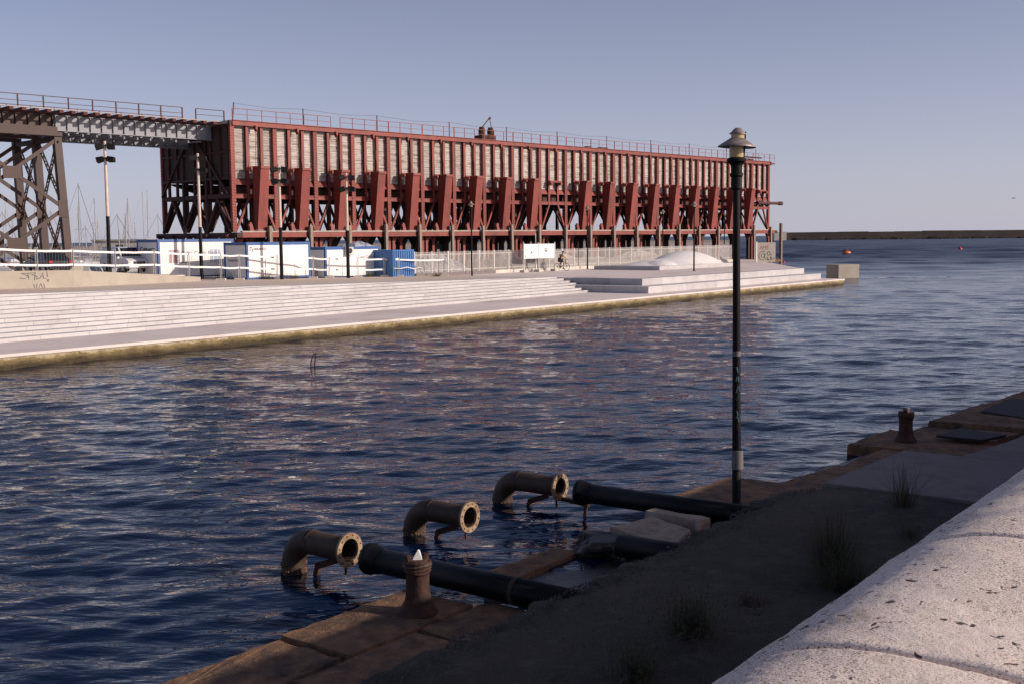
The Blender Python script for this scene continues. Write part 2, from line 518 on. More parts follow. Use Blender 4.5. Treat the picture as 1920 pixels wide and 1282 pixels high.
# ---- far quay: lower walk, marble steps, promenade
QB = 39.3                                        # b of the far quay's edge
def fpoly(mb, pts, z0, z1):
    P = [FQ(a, b)[:2] for a, b in pts]
    area = sum(P[i][0] * P[(i + 1) % len(P)][1] - P[(i + 1) % len(P)][0] * P[i][1] for i in range(len(P)))
    if area < 0:
        P = P[::-1]
        if isinstance(z1, list): z1 = z1[::-1]
    mb.prism(P, z0, z1)
    return mb
def quay_face():
    mb = MB()
    na, nz = 420, 7
    for i in range(na + 1):
        a = -6 + i * (99.3 + 6) / na
        for j in range(nz + 1):
            z = -1.2 + j * (.50 + 1.2) / nz
            off = (0.10 * math.sin(a * 1.7 + j) + .07 * math.sin(a * 4.3 + 2 * j) + random.uniform(-.06, .06)) if j < nz else 0
            mb.v.append(FQ(a, QB + .02 - max(-.1, off) * (1 - j / nz) * 1.4 - (.12 if j < nz - 1 else 0) * 0, z))
    for i in range(na):
        for j in range(nz):
            a = i * (nz + 1) + j
            mb.f.append((a, a + nz + 1, a + nz + 2, a + 1))
    return mb
walk = O('quay_walk', fpoly(MB(), [(-6, QB - .04), (99.3, QB - .04), (99.3, 52), (-6, 52)], .44, .55), m_walk, kind='structure')
O('quay_edge_face', quay_face(), m_quayface, parent=walk, smooth=True)
O('quay_end_face', fpoly(MB(), [(60, QB + .15), (99.15, QB + .15), (99.15, 52), (60, 52)], -2, .43), m_quayface, parent=walk)

RISE, TREAD = .15, .64
def sb(a): return 43.9 + .045 * (a - 23)         # foot of the steps
A0, A1 = -6.0, 69.6
root = E('marble_steps', FQ(40, 46, .55), 0, 'long flight of shallow white marble steps running down to the far quay', 'steps')
MW = Matrix.Translation(FQ(40, 46, .55)).inverted()
def stepslab(k, a0, a1):
    z0, z1 = .50, .55 + RISE * (k + 1)
    b0 = k * TREAD
    pts = [(a0, sb(a0) + b0), (a1, sb(a1) + b0), (a1, sb(a1) + b0 + TREAD + .02), (a0, sb(a0) + b0 + TREAD + .02)]
    mb = fpoly(MB(), pts, max(.5, z1 - RISE - .06), z1)
    mb.v = [tuple(MW @ Vector(p)) for p in mb.v]
    return mb
nslab = 0
for k in range(12):
    z1 = .55 + RISE * (k + 1)
    aend = min(A1, 72 - (z1 - 1.5) / .0145) if z1 > 1.5 else A1
    if aend < A0 + 1: break
    a = A0
    rest = MB()
    while a < aend - .05:
        L = random.uniform(1.6, 3.0)
        a2 = min(aend, a + L)
        if aend - a2 < .7: a2 = aend
        if a2 > 16 and nslab < 300:
            O('slab', stepslab(k, a, a2 - .012), m_marble, parent=root, label=None)
            nslab += 1
        else:
            rest.v, rest.f = rest.add(stepslab(k, a, a2 - .012).v, []).v, rest.f
            o = len(rest.v) - 8
            rest.f += [tuple(i + o for i in f) for f in [(3, 2, 1, 0), (4, 5, 6, 7), (0, 1, 5, 4), (1, 2, 6, 5), (2, 3, 7, 6), (3, 0, 4, 7)]]
        a = a2
    if rest.f:
        O('slab_row', rest, m_marble, parent=root, kind='stuff')
# promenade surface behind (and, seaward, on top of) the steps
def promenade():
    mb = MB()
    def quad(a0, a1, b00, b01, b10, b11, seg=6):
        for i in range(seg):
            s0, s1 = i / seg, (i + 1) / seg
            x0, x1 = a0 + (a1 - a0) * s0, a0 + (a1 - a0) * s1
            n0, n1 = b00 + (b01 - b00) * s0, b00 + (b01 - b00) * s1
            f0, f1 = b10 + (b11 - b10) * s0, b10 + (b11 - b10) * s1
            mb.add([FQ(x0, n0, zp(x0)), FQ(x1, n1, zp(x1)), FQ(x1, f1, zp(x1)), FQ(x0, f0, zp(x0))], [(0, 1, 2, 3)])
    for k in range(12):
        z1 = .55 + RISE * (k + 1)
        if z1 <= 1.5: continue
        ast = max(A0, 72 - (z1 - 1.5) / .0145)
        if ast >= A1: continue
        for i in range(12):
            x0, x1 = ast + (A1 - ast) * i / 12, ast + (A1 - ast) * (i + 1) / 12
            fascia.add([FQ(x0, sb(x0) + k * TREAD - .004, zp(x0) - .3), FQ(x1, sb(x1) + k * TREAD - .004, zp(x1) - .3), FQ(x1, sb(x1) + k * TREAD - .004, zp(x1)), FQ(x0, sb(x0) + k * TREAD - .004, zp(x0)),
                        FQ(x0, sb(x0) + k * TREAD + .3, zp(x0) + .003), FQ(x1, sb(x1) + k * TREAD + .3, zp(x1) + .003)], [(0, 1, 2, 3), (3, 2, 5, 4)])
        quad(ast, A1, sb(ast) + k * TREAD, sb(A1) + k * TREAD, sb(ast) + (k + 1) * TREAD, sb(A1) + (k + 1) * TREAD)
    kt = 12 * TREAD
    quad(A0, A1, sb(A0) + kt, sb(A1) + kt, 140, 67, 20)
    quad(-60, A0, 50, sb(A0) + kt, 160, 140, 4)
    return mb
fascia = MB()
prom = O('promenade', promenade(), m_pavers, kind='structure')
O('marble_edge', fascia, m_marble, parent=prom)
# seaward end: platform with seat-high marble steps
UB, LB = 42.45, 41.1
plat = O('platform', fpoly(MB(), [(A1 + .12, UB + .25), (97.5, UB + .25), (121.3, 57.6), (132, 64), (132, 68), (A1 + .12, 68)], -2, 1.5), m_walk, kind='structure')
def seat_row(b, z0, z1, a0, a1, depth, endb):
    a = a0
    while a < a1 - .05:
        a2 = min(a1, a + random.uniform(1.3, 2.1))
        if a1 - a2 < .6: a2 = a1
        mb = fpoly(MB(), [(a, b), (a2 - .012, b), (a2 - .012, b + depth), (a, b + depth)], z0, z1)
        O('slab', mb, m_marble, parent=seat)
        a = a2
    bb = b + depth
    while bb < endb - .05:
        b2 = min(endb, bb + random.uniform(1.3, 2.0))
        mb = fpoly(MB(), [(a0, bb + .012), (a0 + 1.0, bb + .012), (a0 + 1.0, b2), (a0, b2)], z0, z1)
        O('slab', mb, m_marble, parent=seat)
        bb = b2
seat = E('seat_steps', (0, 0, 0), 0, 'two seat-high white marble steps edging the seaward platform, their left ends in shade', 'steps')
seat_row(LB, .556, 1.03, 68.3, 98.3, UB - LB + .3, 48.0)
seat_row(UB, 1.034, 1.506, 69.7, 97.7, .9, 48.6)
O('parking_ground', fpoly(MB(), [(-60, 59.2), (34.5, 58.0), (45.6, 62.5), (45.6, 100), (-60, 140)], 1.0, 2.32), m_walk, kind='structure')
# land under everything
O('quay_ground', fpoly(MB(), [(-60, 44), (69, 46.5), (69, 67), (60, 67), (60, 150), (-60, 160)], -2, .5), m_walk, kind='structure')

# ---- breakwater
bw = E('breakwater', (240, 1000, 0), 0, 'long dark stone breakwater wall along the sea horizon', 'breakwater')
mb = MB()
nseg = 90
random.seed(3)
for i in range(nseg):
    x0, x1 = i * 24.0, (i + 1) * 24.0
    t0, t1 = 7.0 + random.uniform(-.25, .25), 7.0 + random.uniform(-.25, .25)
    mb.hexa([(x0, -3 - x0 * .05, -1), (x1, -3 - x1 * .05, -1), (x1, 9 - x1 * .05, -1), (x0, 9 - x0 * .05, -1),
             (x0, 0 - x0 * .05, t0), (x1, 0 - x1 * .05, t0), (x1, 6 - x1 * .05, t0), (x0, 6 - x0 * .05, t0)])
O('wall', mb, m_rock2, parent=bw)
O('head_block', MB().box(-11, -.2, -6, 6, -1, 7.4), m_kerb, parent=bw)
mb = MB()
for i in range(500):
    x = random.uniform(0, 1400); s = random.uniform(.8, 2.2); y = -4.5 - x * .05 + random.uniform(-2, 1)
    mb.beam((x - s, y, random.uniform(-.3, 1.0)), (x + s, y + random.uniform(-1, 1), random.uniform(0, 1.4)), s, s)
O('armour_stones', mb, m_rock2, parent=bw, kind='stuff')

# ---- near quay: apron, low ledge, wall with coping, upper pavement
def npoly(mb, pts, z0, z1):
    P = [NQ(a, b)[:2] for a, b in pts]
    area = sum(P[i][0] * P[(i + 1) % len(P)][1] - P[(i + 1) % len(P)][0] * P[i][1] for i in range(len(P)))
    if area < 0:
        P = P[::-1]
        if isinstance(z1, list): z1 = z1[::-1]
    mb.prism(P, z0, z1)
    return mb
def apron_mesh(a0, a1, step, zoff, bfun):
    mb = MB()
    na = int((a1 - a0) / step)
    nb = 24
    for i in range(na + 1):
        a = a0 + (a1 - a0) * i / na
        be = bfun(a)
        for j in range(nb + 1):
            t = j / nb
            b = 1.1 + (be - 1.1) * t
            z = .60 + zoff + .02 * math.sin(a * .9 + b) + .012 * math.sin(a * 2.7 - b * 2.1)
            if j >= nb - 1:
                z -= (.05 if j == nb - 1 else .16) * (.6 + .4 * math.sin(a * 3.1 + math.sin(a * 7)))
            mb.v.append(NQ(a, b + (random.uniform(-.03, .03) if j else 0), z))
    for i in range(na):
        for j in range(nb):
            k = i * (nb + 1) + j
            mb.f.append((k, k + nb + 1, k + nb + 2, k + 1)[::-1])
    return mb
def ebase(a):
    for (a0, b0), (a1, b1) in zip(EDGE, EDGE[1:]):
        if a <= a1: return b0 + (b1 - b0) * (a - a0) / (a1 - a0)
    return 5.0
EDGE = [(-9, 7.08), (16.4, 7.08), (16.9, 6.74), (20.4, 6.6), (20.65, 5.5), (23, 5.2), (61, 5.0)]
edge = lambda a: ebase(a) + .05 * math.sin(a * 1.3) + .04 * math.sin(a * 3.9) + .025 * math.sin(a * 9.1)
apron = O('quay_apron', apron_mesh(-4, 60, .12, 0, edge), m_apron, kind='structure', smooth=True)
O('apron_block', npoly(MB(), [(-4, .9), (60, .9), (60, 4.8), (20.8, 5.2), (20.5, 6.3), (16.8, 6.5), (16.5, 6.98), (-4, 6.98)], -2, .42), m_apron, parent=apron)
O('concrete_panel', npoly(MB(), [(16.9, 1.2), (20.3, 1.2), (20.3, 6.52), (16.9, 6.66)], .5, .655), m_apron2, parent=apron, bevel=.01)
O('concrete_panel', npoly(MB(), [(20.34, 1.2), (24.4, 1.2), (24.4, 5.0), (22.0, 5.25), (20.34, 5.5)], .5, .650), m_apron2, parent=apron, bevel=.01)
O('concrete_panel', npoly(MB(), [(24.43, 1.2), (40, 1.2), (40, 4.85), (24.43, 4.98)], .5, .657), m_apron2, parent=apron, bevel=.01)
mb = MB()
random.seed(11)
for i in range(5200):
    a = random.uniform(4, 24); b = edge(a) - abs(random.gauss(0, .28)) + .02
    s = random.uniform(.006, .018) * (1 if random.random() < .93 else 2)
    x, y, z = NQ(a, b, .60 + .02 * math.sin(a * .9 + b) + .012 * math.sin(a * 2.7 - b * 2.1) - (.07 if b > edge(a) - .15 else 0))
    r = random.uniform(0, 3.14)
    c_, s_ = math.cos(r) * s, math.sin(r) * s
    h = s * random.uniform(.4, .8)
    mb.add([(x + c_, y + s_, z - .01), (x - s_, y + c_, z - .01), (x - c_, y - s_, z - .01), (x + s_, y - c_, z - .01), (x + .2 * s, y, z + h)],
           [(0, 1, 4), (1, 2, 4), (2, 3, 4), (3, 0, 4)])
for i in range(2600):
    a = random.uniform(5, 17); b = random.uniform(1.3, edge(a) - .1)
    s = random.uniform(.004, .014) * (1 if random.random() < .95 else 2.2)
    x, y, z = NQ(a, b, .60 + .02 * math.sin(a * .9 + b) + .012 * math.sin(a * 2.7 - b * 2.1))
    mb.add([(x + s, y, z - .004), (x, y + s * .8, z - .004), (x - s, y, z - .004), (x, y - s * .8, z - .004), (x + .2 * s, y, z + s * .6)], [(0, 1, 4), (1, 2, 4), (2, 3, 4), (3, 0, 4)])
O('edge_gravel', mb, m_gravel, kind='stuff', label='grey gravel along the crumbling edge of the apron', cat='gravel')
O('quay_ledge', npoly(MB(), [(-4, 6.9), (16.4, 6.9), (16.6, 4.7), (60, 4.7), (60, 7.0), (37, 7.2), (26, 7.9), (19, 8.1), (10.35, 9.0), (-4, 9.0)], -2, -.10), m_slabwet, kind='structure')

random.seed(21)
def stone(name, pts, z0, z1, mat, label, tilt=None, cat='slab', group='stone slabs on the near quay edge'):
    # rough-edged slab: subdivided outline with chipped corners
    out = []
    m = len(pts)
    for i in range(m):
        p, q = pts[i], pts[(i + 1) % m]
        nsub = max(2, int(math.dist(p, q) / .16))
        for s in range(nsub):
            t = s / nsub
            j = .018 if s else .03
            out.append((p[0] + (q[0] - p[0]) * t + random.uniform(-j, j), p[1] + (q[1] - p[1]) * t + random.uniform(-j, j)))
    cx, cy = sum(p[0] for p in out) / len(out), sum(p[1] for p in out) / len(out)
    mb = MB()
    P = [NQ(a - cx, b - cy)[:2] for a, b in out]
    area = sum(P[i][0] * P[(i + 1) % len(P)][1] - P[(i + 1) % len(P)][0] * P[i][1] for i in range(len(P)))
    if area < 0: P = P[::-1]
    h = z1 - z0
    k = len(P)
    rings = [(1.0, 0), (1.0, h * .72), (.985, h), (.55, h + .004)]
    for sc, z in rings:
        for p in P:
            mb.v.append((p[0] * sc, p[1] * sc, z + (random.uniform(-.008, .008) if z else 0)))
    for r in range(len(rings) - 1):
        for i in range(k):
            mb.f.append((r * k + i, r * k + (i + 1) % k, (r + 1) * k + (i + 1) % k, (r + 1) * k + i))
    mb.f.append(tuple(3 * k + i for i in range(k)))
    mb.f.append(tuple(reversed(range(k))))
    x, y, _ = NQ(cx, cy)
    o = O(name, mb, mat, loc=(x, y, z0), label=label, cat=cat, group=group)
    if tilt:
        o.rotation_euler = tilt
    return o
stone('stone_slab', [(4.2, 8.22), (7.98, 8.22), (7.98, 9.20), (4.2, 9.16)], -.12, .235, m_slab, 'long brown stone slab at the water edge in the bottom left corner')
stone('stone_slab', [(8.03, 8.20), (10.05, 8.16), (10.02, 9.22), (8.03, 9.24)], -.12, .25, m_slab, 'brown stone slab under the rusty bollard with a sunlit outer edge')
stone('stone_slab', [(7.25, 7.0), (9.0, 7.0), (9.0, 8.15), (7.25, 8.17)], -.12, .24, m_slab, 'shaded brown slab between the long corner slab and the apron')
stone('stone_slab', [(9.04, 7.0), (10.28, 7.0), (10.25, 8.11), (9.04, 8.14)], -.12, .245, m_slab, 'shaded brown slab beside the nearest black pipe')
stone('stone_slab', [(4.2, 7.0), (7.2, 7.0), (7.2, 8.17), (4.2, 8.17)], -.12, .23, m_slab, 'shaded slab below the apron at the lower edge of the photo')
stone('stone_slab', [(11.35, 8.7), (13.15, 8.72), (13.12, 9.15), (11.4, 9.24)], -.3, .085, m_slab, 'low wet slab edge awash between the black pipes')
stone('stone_slab', [(10.9, 7.0), (13.15, 7.0), (13.15, 8.7), (10.9, 8.7)], -.4, .02, m_slabwet, 'weedy slab covered by a film of water between the pipes')
stone('broken_slab', [(13.5, 7.45), (14.2, 7.5), (14.45, 8.3), (13.8, 8.62)], .12, .34, m_broken, 'tilted pale broken slab beside the dark rocks', (R(5), R(-4), 0))
stone('broken_slab', [(14.25, 7.45), (14.72, 7.5), (14.95, 8.6), (14.5, 8.5)], .14, .42, m_broken, 'tilted pale broken slab leaning next to the far black pipe', (R(-6), R(3), 0))
stone('stone_slab', [(15.75, 7.0), (16.5, 6.9), (18.25, 6.6), (18.25, 8.9), (16.2, 9.04)], -.12, .25, m_slab, 'brown slab carrying the tall street lamp')
stone('stone_slab', [(18.3, 6.5), (20.4, 6.45), (20.4, 7.78), (18.3, 8.02)], -.12, .23, m_slab, 'stained slab just beyond the street lamp')
stone('stone_slab', [(20.45, 5.4), (22.6, 5.1), (22.6, 7.7), (20.45, 7.75)], -.12, .20, m_slab, 'stained slab between the pale concrete panel and the far bollard')
stone('stone_slab', [(18.35, 8.02), (20.5, 7.8), (22.6, 7.75), (22.6, 8.0), (18.4, 8.35)], -.3, .06, m_slabwet, 'thin dark weedy ledge at the water line beyond the lamp')
stone('stone_slab', [(22.66, 5.05), (24.5, 4.9), (24.9, 8.32), (22.68, 8.45)], -.05, .21, m_slab, 'brown slab under the far bollard')
stone('stone_slab', [(24.55, 4.9), (26.0, 4.9), (26.0, 7.9), (24.9, 8.0)], -.12, .17, m_slab, 'lower slab just beyond the far bollard')
stone('stone_slab', [(26.03, 4.9), (29.4, 4.9), (29.4, 7.55), (26.03, 7.8)], .0, .30, m_slab, 'raised slab overhanging the water at the right')
stone('stone_slab', [(29.44, 4.9), (37, 4.9), (37, 7.0), (29.44, 7.5)], -.02, .28, m_slab, 'farthest slab of the near quay at the right edge')
random.seed(5)
import bmesh
from mathutils import noise as mnoise
def rock(r):
    bm = bmesh.new()
    bmesh.ops.create_icosphere(bm, subdivisions=4, radius=r)
    off = Vector((random.uniform(0, 50), random.uniform(0, 50), 0))
    for v in bm.verts:
        p = v.co / r
        k = 1 + .38 * mnoise.noise(p * 1.1 + off) + .16 * mnoise.noise(p * 2.9 + off) + .06 * mnoise.noise(p * 7 + off)
        v.co = Vector((p.x * k * 1.2, p.y * k, max(-.6, min(.62, p.z * k * .8)))) * r
    me = bpy.data.meshes.new('boulder')
    bm.to_mesh(me)
    bm.free()
    return me
for i, (a, b, r, lab) in enumerate([(13.35, 8.55, .30, 'dark wet boulder at the water edge beside the broken slabs'),
                                    (13.45, 7.95, .34, 'large dark boulder between the weedy slab and broken slabs'),
                                    (13.3, 7.35, .33, 'dark boulder tucked under the apron edge'),
                                    (13.75, 8.9, .22, 'small dark rock breaking the surface near the broken slabs')]):
    x, y, _ = NQ(a, b)
    O('boulder', rock(r), m_rock, smooth=True, loc=(x, y, .08), rot=(0, 0, i), label=lab, cat='rock', group='dark boulders by the pipes')

# wall and coping
wall = E('parapet_wall', NQ(2, .7, .45), N_ROT, 'retaining wall with rounded pitted pink stone coping in the foreground', 'wall')
O('wall_body', MB().box(-8, 60, -.46, .40, 0, 2.98), m_wall, parent=wall)
def coping_block(seed):
    r2 = np.random.default_rng(seed)
    mb = MB()
    L, nx_, ny_ = 1.117, 100, 84
    rows = []
    ph = r2.random((12, 4)) * 6.28
    for i in range(nx_ + 1):
        for j in range(ny_ + 1):
            x = L * i / nx_
            t = j / ny_
            y = -.50 + .96 * t
            z = 3.03 + .135 * (1 - abs(2 * t - 1) ** 3.0)
            e = min(i, nx_ - i) / 1.6
            d = .0035 * sum(math.sin((3 + 4 * k) * x * (1 + .1 * k) + ph[k, 0]) * math.sin((3 + 3.6 * k) * y + ph[k, 1]) / (1 + k * .8) for k in range(6))
            d += r2.normal(0, .0007)
            if e < 1: d -= .008 * (1 - e) ** 2
            mb.v.append((x, y, z + d))
    for i in range(nx_):
        for j in range(ny_):
            k = i * (ny_ + 1) + j
            mb.f.append((k, k + ny_ + 1, k + ny_ + 2, k + 1))
    W = ny_ + 1
    o = len(mb.v)
    for i in range(nx_ + 1):                      # skirts down both long sides
        x = L * i / nx_
        mb.v += [(x, -.50, 2.99), (x, .46, 2.99)]
    for i in range(nx_):
        mb.f.append((i * W, o + 2 * i, o + 2 * i + 2, (i + 1) * W))
        mb.f.append((i * W + ny_, (i + 1) * W + ny_, o + 2 * i + 3, o + 2 * i + 1))
    for i in (0, nx_):
        ids = [i * W + j for j in range(W)] + [o + 2 * i + 1, o + 2 * i]
        mb.f.append(tuple(ids if i == 0 else ids[::-1]))
    return mb.mesh('coping_block', True)
cb = [coping_block(s) for s in (1, 2, 3)]
for k in range(-3, 34):
    O('coping_block', cb[k % 3], m_coping, parent=wall, loc=(2.385 + 1.135 * k - 2.0, 0, 0))
O('upper_pavement', npoly(MB(), [(-60, .2), (60, .2), (60, -60), (-60, -60)], 2.4, 2.88), m_walk, kind='structure')
# ================================================================== ore loading pier
pier = E('ore_loading_pier', PIER, P_ROT, 'long red steel ore loading pier with timber bins and a row of raised chutes', 'pier')
NB = 20
BL = PL / NB
ZD, ZT = 5.28, 15.45              # deck level, top of the bins
POSTS = (.345, .685)
# laced columns
mb = MB().box(-.13, .13, -.06, .16, ZD, 15.1)
z = ZD + .1
while z < 15.0:
    mb.box(-.21, .21, -.12, -.085, z, z + .15)
    mb.box(-.21, .21, .195, .24, z, z + .15)
    z += .27
mb.box(-.22, -.14, -.08, .19, ZD, 15.1)
mb.box(.14, .22, -.08, .19, ZD, 15.1)
me_col = mb.mesh('column')
for k in range(NB + 1):
    O('column', me_col, m_red, parent=pier, loc=(k * BL, 0, 0))
for k in range(NB + 1):
    O('rear_column', me_col, m_red, parent=pier, loc=(k * BL, 12.3, 0))
# slender posts flanking each chute
mb = MB().box(-.15, .15, -.08, -.03, 8.4, 15.1).box(-.15, .15, .14, .19, 8.4, 15.1).box(-.03, .03, -.03, .14, 8.4, 15.1)
me_post = mb.mesh('post')
for k in range(NB):
    for p in POSTS:
        O('post', me_post, m_red, parent=pier, loc=((k + p) * BL, 0, 0))
# timber bin walls: three panels of planks a bay
random.seed(2)
def panel(w):
    mb = MB()
    z = 10.18
    while z < 15.05:
        h = random.uniform(.2, .27)
        d = random.uniform(-.02, .02)
        mb.box(-w / 2, w / 2, .25 + d, .45, z + .008, min(z + h - .008, 15.08))
        z += h
    return mb.mesh('timber_panel')
pa = [panel((POSTS[0]) * BL - .06) for _ in range(3)]
pb = [panel((POSTS[1] - POSTS[0]) * BL - .06) for _ in range(3)]
pc = [panel((1 - POSTS[1]) * BL - .06) for _ in range(3)]
for k in range(NB):
    for lst, m0, m1 in ((pa, 0, POSTS[0]), (pb, POSTS[0], POSTS[1]), (pc, POSTS[1], 1)):
        O('timber_panel', random.choice(lst), m_wood, parent=pier, loc=((k + (m0 + m1) / 2) * BL, 0, 0))
    O('rear_panel', MB().box(.06, BL - .06, 11.8, 12.0, 10.18, 15.08), m_wood, parent=pier, loc=(k * BL, 0, 0))
# cap beam, bin rails, long beams
for k in range(NB):
    L = BL - .004
    O('cap_beam', MB().box(0, L, -.24, -.14, 14.98, 15.4).box(0, L, -.34, .1, 15.4, 15.46).box(0, L, -.30, -.241, 14.98, 15.03), m_red, parent=pier, loc=(k * BL, 0, 0))
    O('hopper_beam', MB().hexa([(.2, -.02, 9.62), (BL - .2, -.02, 9.62), (BL - .2, .5, 9.62), (.2, .5, 9.62),
                                (.2, .22, 10.12), (BL - .2, .22, 10.12), (BL - .2, .5, 10.12), (.2, .5, 10.12)]), m_red, parent=pier, loc=(k * BL, 0, 0))
    O('longitudinal_beam', MB().box(.22, BL - .22, -.05, .02, 8.42, 8.74).box(.22, BL - .22, -.12, .12, 8.741, 8.78).box(.22, BL - .22, -.12, .12, 8.38, 8.419), m_red, parent=pier, loc=(k * BL, 0, 0))
    b = MB()
    b.beam((.18, 0, 5.45), (POSTS[0] * BL + .02, 0, 8.38), .2, .2)
    O('brace', b, m_red, parent=pier, loc=(k * BL, 0, 0))
    b = MB()
    b.beam((BL - .18, 0, 5.45), (POSTS[1] * BL - .02, 0, 8.38), .2, .2)
    O('brace', b, m_red, parent=pier, loc=(k * BL, 0, 0))
    # inner frames of the bay
    b = MB()
    for y in (4.1, 8.2):
        b.box(-.17, .17, y - .17, y + .17, ZD, 10.2)
        b.beam((.18, y, 5.45), (POSTS[0] * BL, y, 8.4), .2)
        b.beam((BL - .18, y, 5.45), (POSTS[1] * BL, y, 8.4), .2)
        b.box(.2, BL - .2, y - .1, y + .1, 8.4, 8.75)
    b.beam((.18, 12.3, 5.45), (POSTS[0] * BL, 12.3, 8.4), .2)
    b.beam((BL - .18, 12.3, 5.45), (POSTS[1] * BL, 12.3, 8.4), .2)
    b.box(.2, BL - .2, 12.2, 12.4, 8.4, 8.75)
    for y0, y1 in ((.25, 3.9), (4.3, 8.0), (8.4, 12.1)):
        b.beam((0, y0, 5.5), (0, (y0 + y1) / 2, 8.4), .18)
        b.beam((0, y1, 5.5), (0, (y0 + y1) / 2, 8.4), .18)
        b.box(-.12, .12, y0, y1, 8.38, 8.72)
    b.box(BL * .4, BL * .46, 3.0, 3.3, ZD, 9.2)
    b.box(BL * .62, BL * .68, 6.0, 6.3, ZD, 9.2)
    O('inner_frame', b, m_red_shade, parent=pier, loc=(k * BL, 0, 0))
    h = MB()
    h.add([(0, .5, 10.12), (BL, .5, 10.12), (BL, 6.1, 8.85), (0, 6.1, 8.85), (BL, 11.8, 10.12), (0, 11.8, 10.12)], [(0, 1, 2, 3), (3, 2, 4, 5)])
    h.box(.3, BL - .3, .8, 2.6, 8.8, 9.5)
    O('hopper_floor', h, m_red_shade, parent=pier, loc=(k * BL, 0, 0))
    # deck edge and floor
    O('deck_timber', MB().box(0, BL - .01, -1.30, -.92, ZD - .03, ZD + .10), m_deckwood, parent=pier, loc=(k * BL, 0, 0))
    O('deck_beam', MB().box(0, BL - .004, -1.26, -1.20, ZD - .46, ZD - .031).box(0, BL - .004, -1.32, -1.05, ZD - .50, ZD - .461), m_red, parent=pier, loc=(k * BL, 0, 0))
    O('deck_floor', MB().box(0, BL, -.91, 12.5, ZD - .2, ZD - .05), m_red_shade, parent=pier, loc=(k * BL, 0, 0))
    # pulley and hoisting ropes
    pl = O('pulley', MB().box(BL * .5 - .1, BL * .5 + .1, -.6, -.2, 14.72, 15.05).tube([(BL * .5 - .05, -.42, 14.7), (BL * .5 + .05, -.42, 14.7)], .2, 10), m_red, parent=pier, loc=(k * BL, 0, 0))
    if k not in (9, 19):
        O('hoisting_rope', MB().tube([(BL * .5 - .06, -.45, 14.7), (BL * .5 - .32, -.75, 11.2)], .025, 5).tube([(BL * .5 + .06, -.45, 14.7), (BL * .5 + .3, -.75, 11.2)], .025, 5), m_ropem, parent=pier, loc=(k * BL, 0, 0))
    else:
        O('cross_bracket', MB().box(POSTS[0] * BL - .2, POSTS[1] * BL + .2, -.45, -.13, 11.0, 11.22).box(POSTS[0] * BL - .22, POSTS[0] * BL + .1, -.62, -.13, 10.7, 10.99).box(POSTS[1] * BL - .1, POSTS[1] * BL + .22, -.62, -.13, 10.7, 10.99), m_red, parent=pier, loc=(k * BL, 0, 0))
# chutes
def trough():
    mb = MB()
    w = .62
    # cross-sections bottom / top: outer plate and two side walls, open to the pier
    yb0, yb1, zb = -.50, -1.02, ZD + .22
    yt0, yt1, zt = -.42, -1.72, 11.2
    wb, wt = .52, .46
    t = .05
    def plate(p):
        mb.hexa(p)
    plate([(-wb, yb1 - t, zb), (wb, yb1 - t, zb), (wb, yb1, zb), (-wb, yb1, zb), (-wt, yt1 - t, zt), (wt, yt1 - t, zt), (wt, yt1, zt), (-wt, yt1, zt)])
    for s in (-1, 1):
        x0, x1 = (-wb, -wb + t) if s < 0 else (wb - t, wb)
        X0, X1 = (-wt, -wt + t) if s < 0 else (wt - t, wt)
        plate([(x0, yb1 + .002, zb), (x1, yb1 + .002, zb), (x1, yb0, zb), (x0, yb0, zb), (X0, yt1 + .002, zt), (X1, yt1 + .002, zt), (X1, yt0, zt), (X0, yt0, zt)])
    return mb
me_tr = trough().mesh('trough')
me_ribs = []
for i in range(1, 6):
    s = i / 6
    z = ZD + .22 + s * (11.2 - ZD - .22)
    y = -1.07 + s * -.70
    w = .52 - .06 * s
    me_ribs.append(MB().box(-w - .01, w + .01, y - .03, y - .002, z, z + .05).mesh('rib'))
mb = MB()
mb.box(-.50, .50, -1.86, -1.775, 11.05, 11.28)
mb.box(-1.0, .72, -.62, -.45, 11.2, 11.34).box(-1.0, -.86, -1.0, -.13, 10.9, 11.199).box(-.48, -.38, -1.75, -.5, 11.21, 11.3).box(.38, .48, -1.75, -.5, 11.21, 11.3)
me_br = mb.mesh('chute_bracket')
me_pul = MB().tube([(-.35, -.85, 10.85), (-.1, -.85, 10.85)], .24, 12).box(-.45, -.08, -.8, -.5, 10.25, 10.7).mesh('chute_pulley')
mb = MB().box(-.58, .58, -1.12, -.42, ZD + .101, ZD + .2)
for s in (-1, 1):
    mb.box(s * .46 - .08, s * .46 + .08, -1.16, -1.05, ZD + .2, ZD + .40)
me_hinge = mb.mesh('hinge')
me_winch = MB().hexa([(-1.3, -1.0, ZD + .1), (-.86, -1.0, ZD + .1), (-.86, -.6, ZD + .1), (-1.3, -.6, ZD + .1), (-1.3, -.95, ZD + .75), (-1.02, -.95, ZD + .75), (-1.02, -.65, ZD + .75), (-1.3, -.65, ZD + .75)]).tube([(-1.38, -.8, ZD + .6), (-.98, -.8, ZD + .6)], .16, 9).box(-1.25, -1.05, -.9, -.7, ZD + .75, ZD + .9).mesh('winch_stand')
for k in range(NB):
    if k in (9, 19): continue
    ch = O('chute', me_tr, m_red, parent=pier, loc=((k + .5) * BL, 0, 0))
    for me in me_ribs:
        O('rib', me, m_red, parent=ch)
    for nm, me, mt in (('chute_bracket', me_br, m_red), ('chute_pulley', me_pul, m_red), ('chute_hinge', me_hinge, m_red), ('winch_stand', me_winch, m_red)):
        O(nm, me, mt, parent=ch)
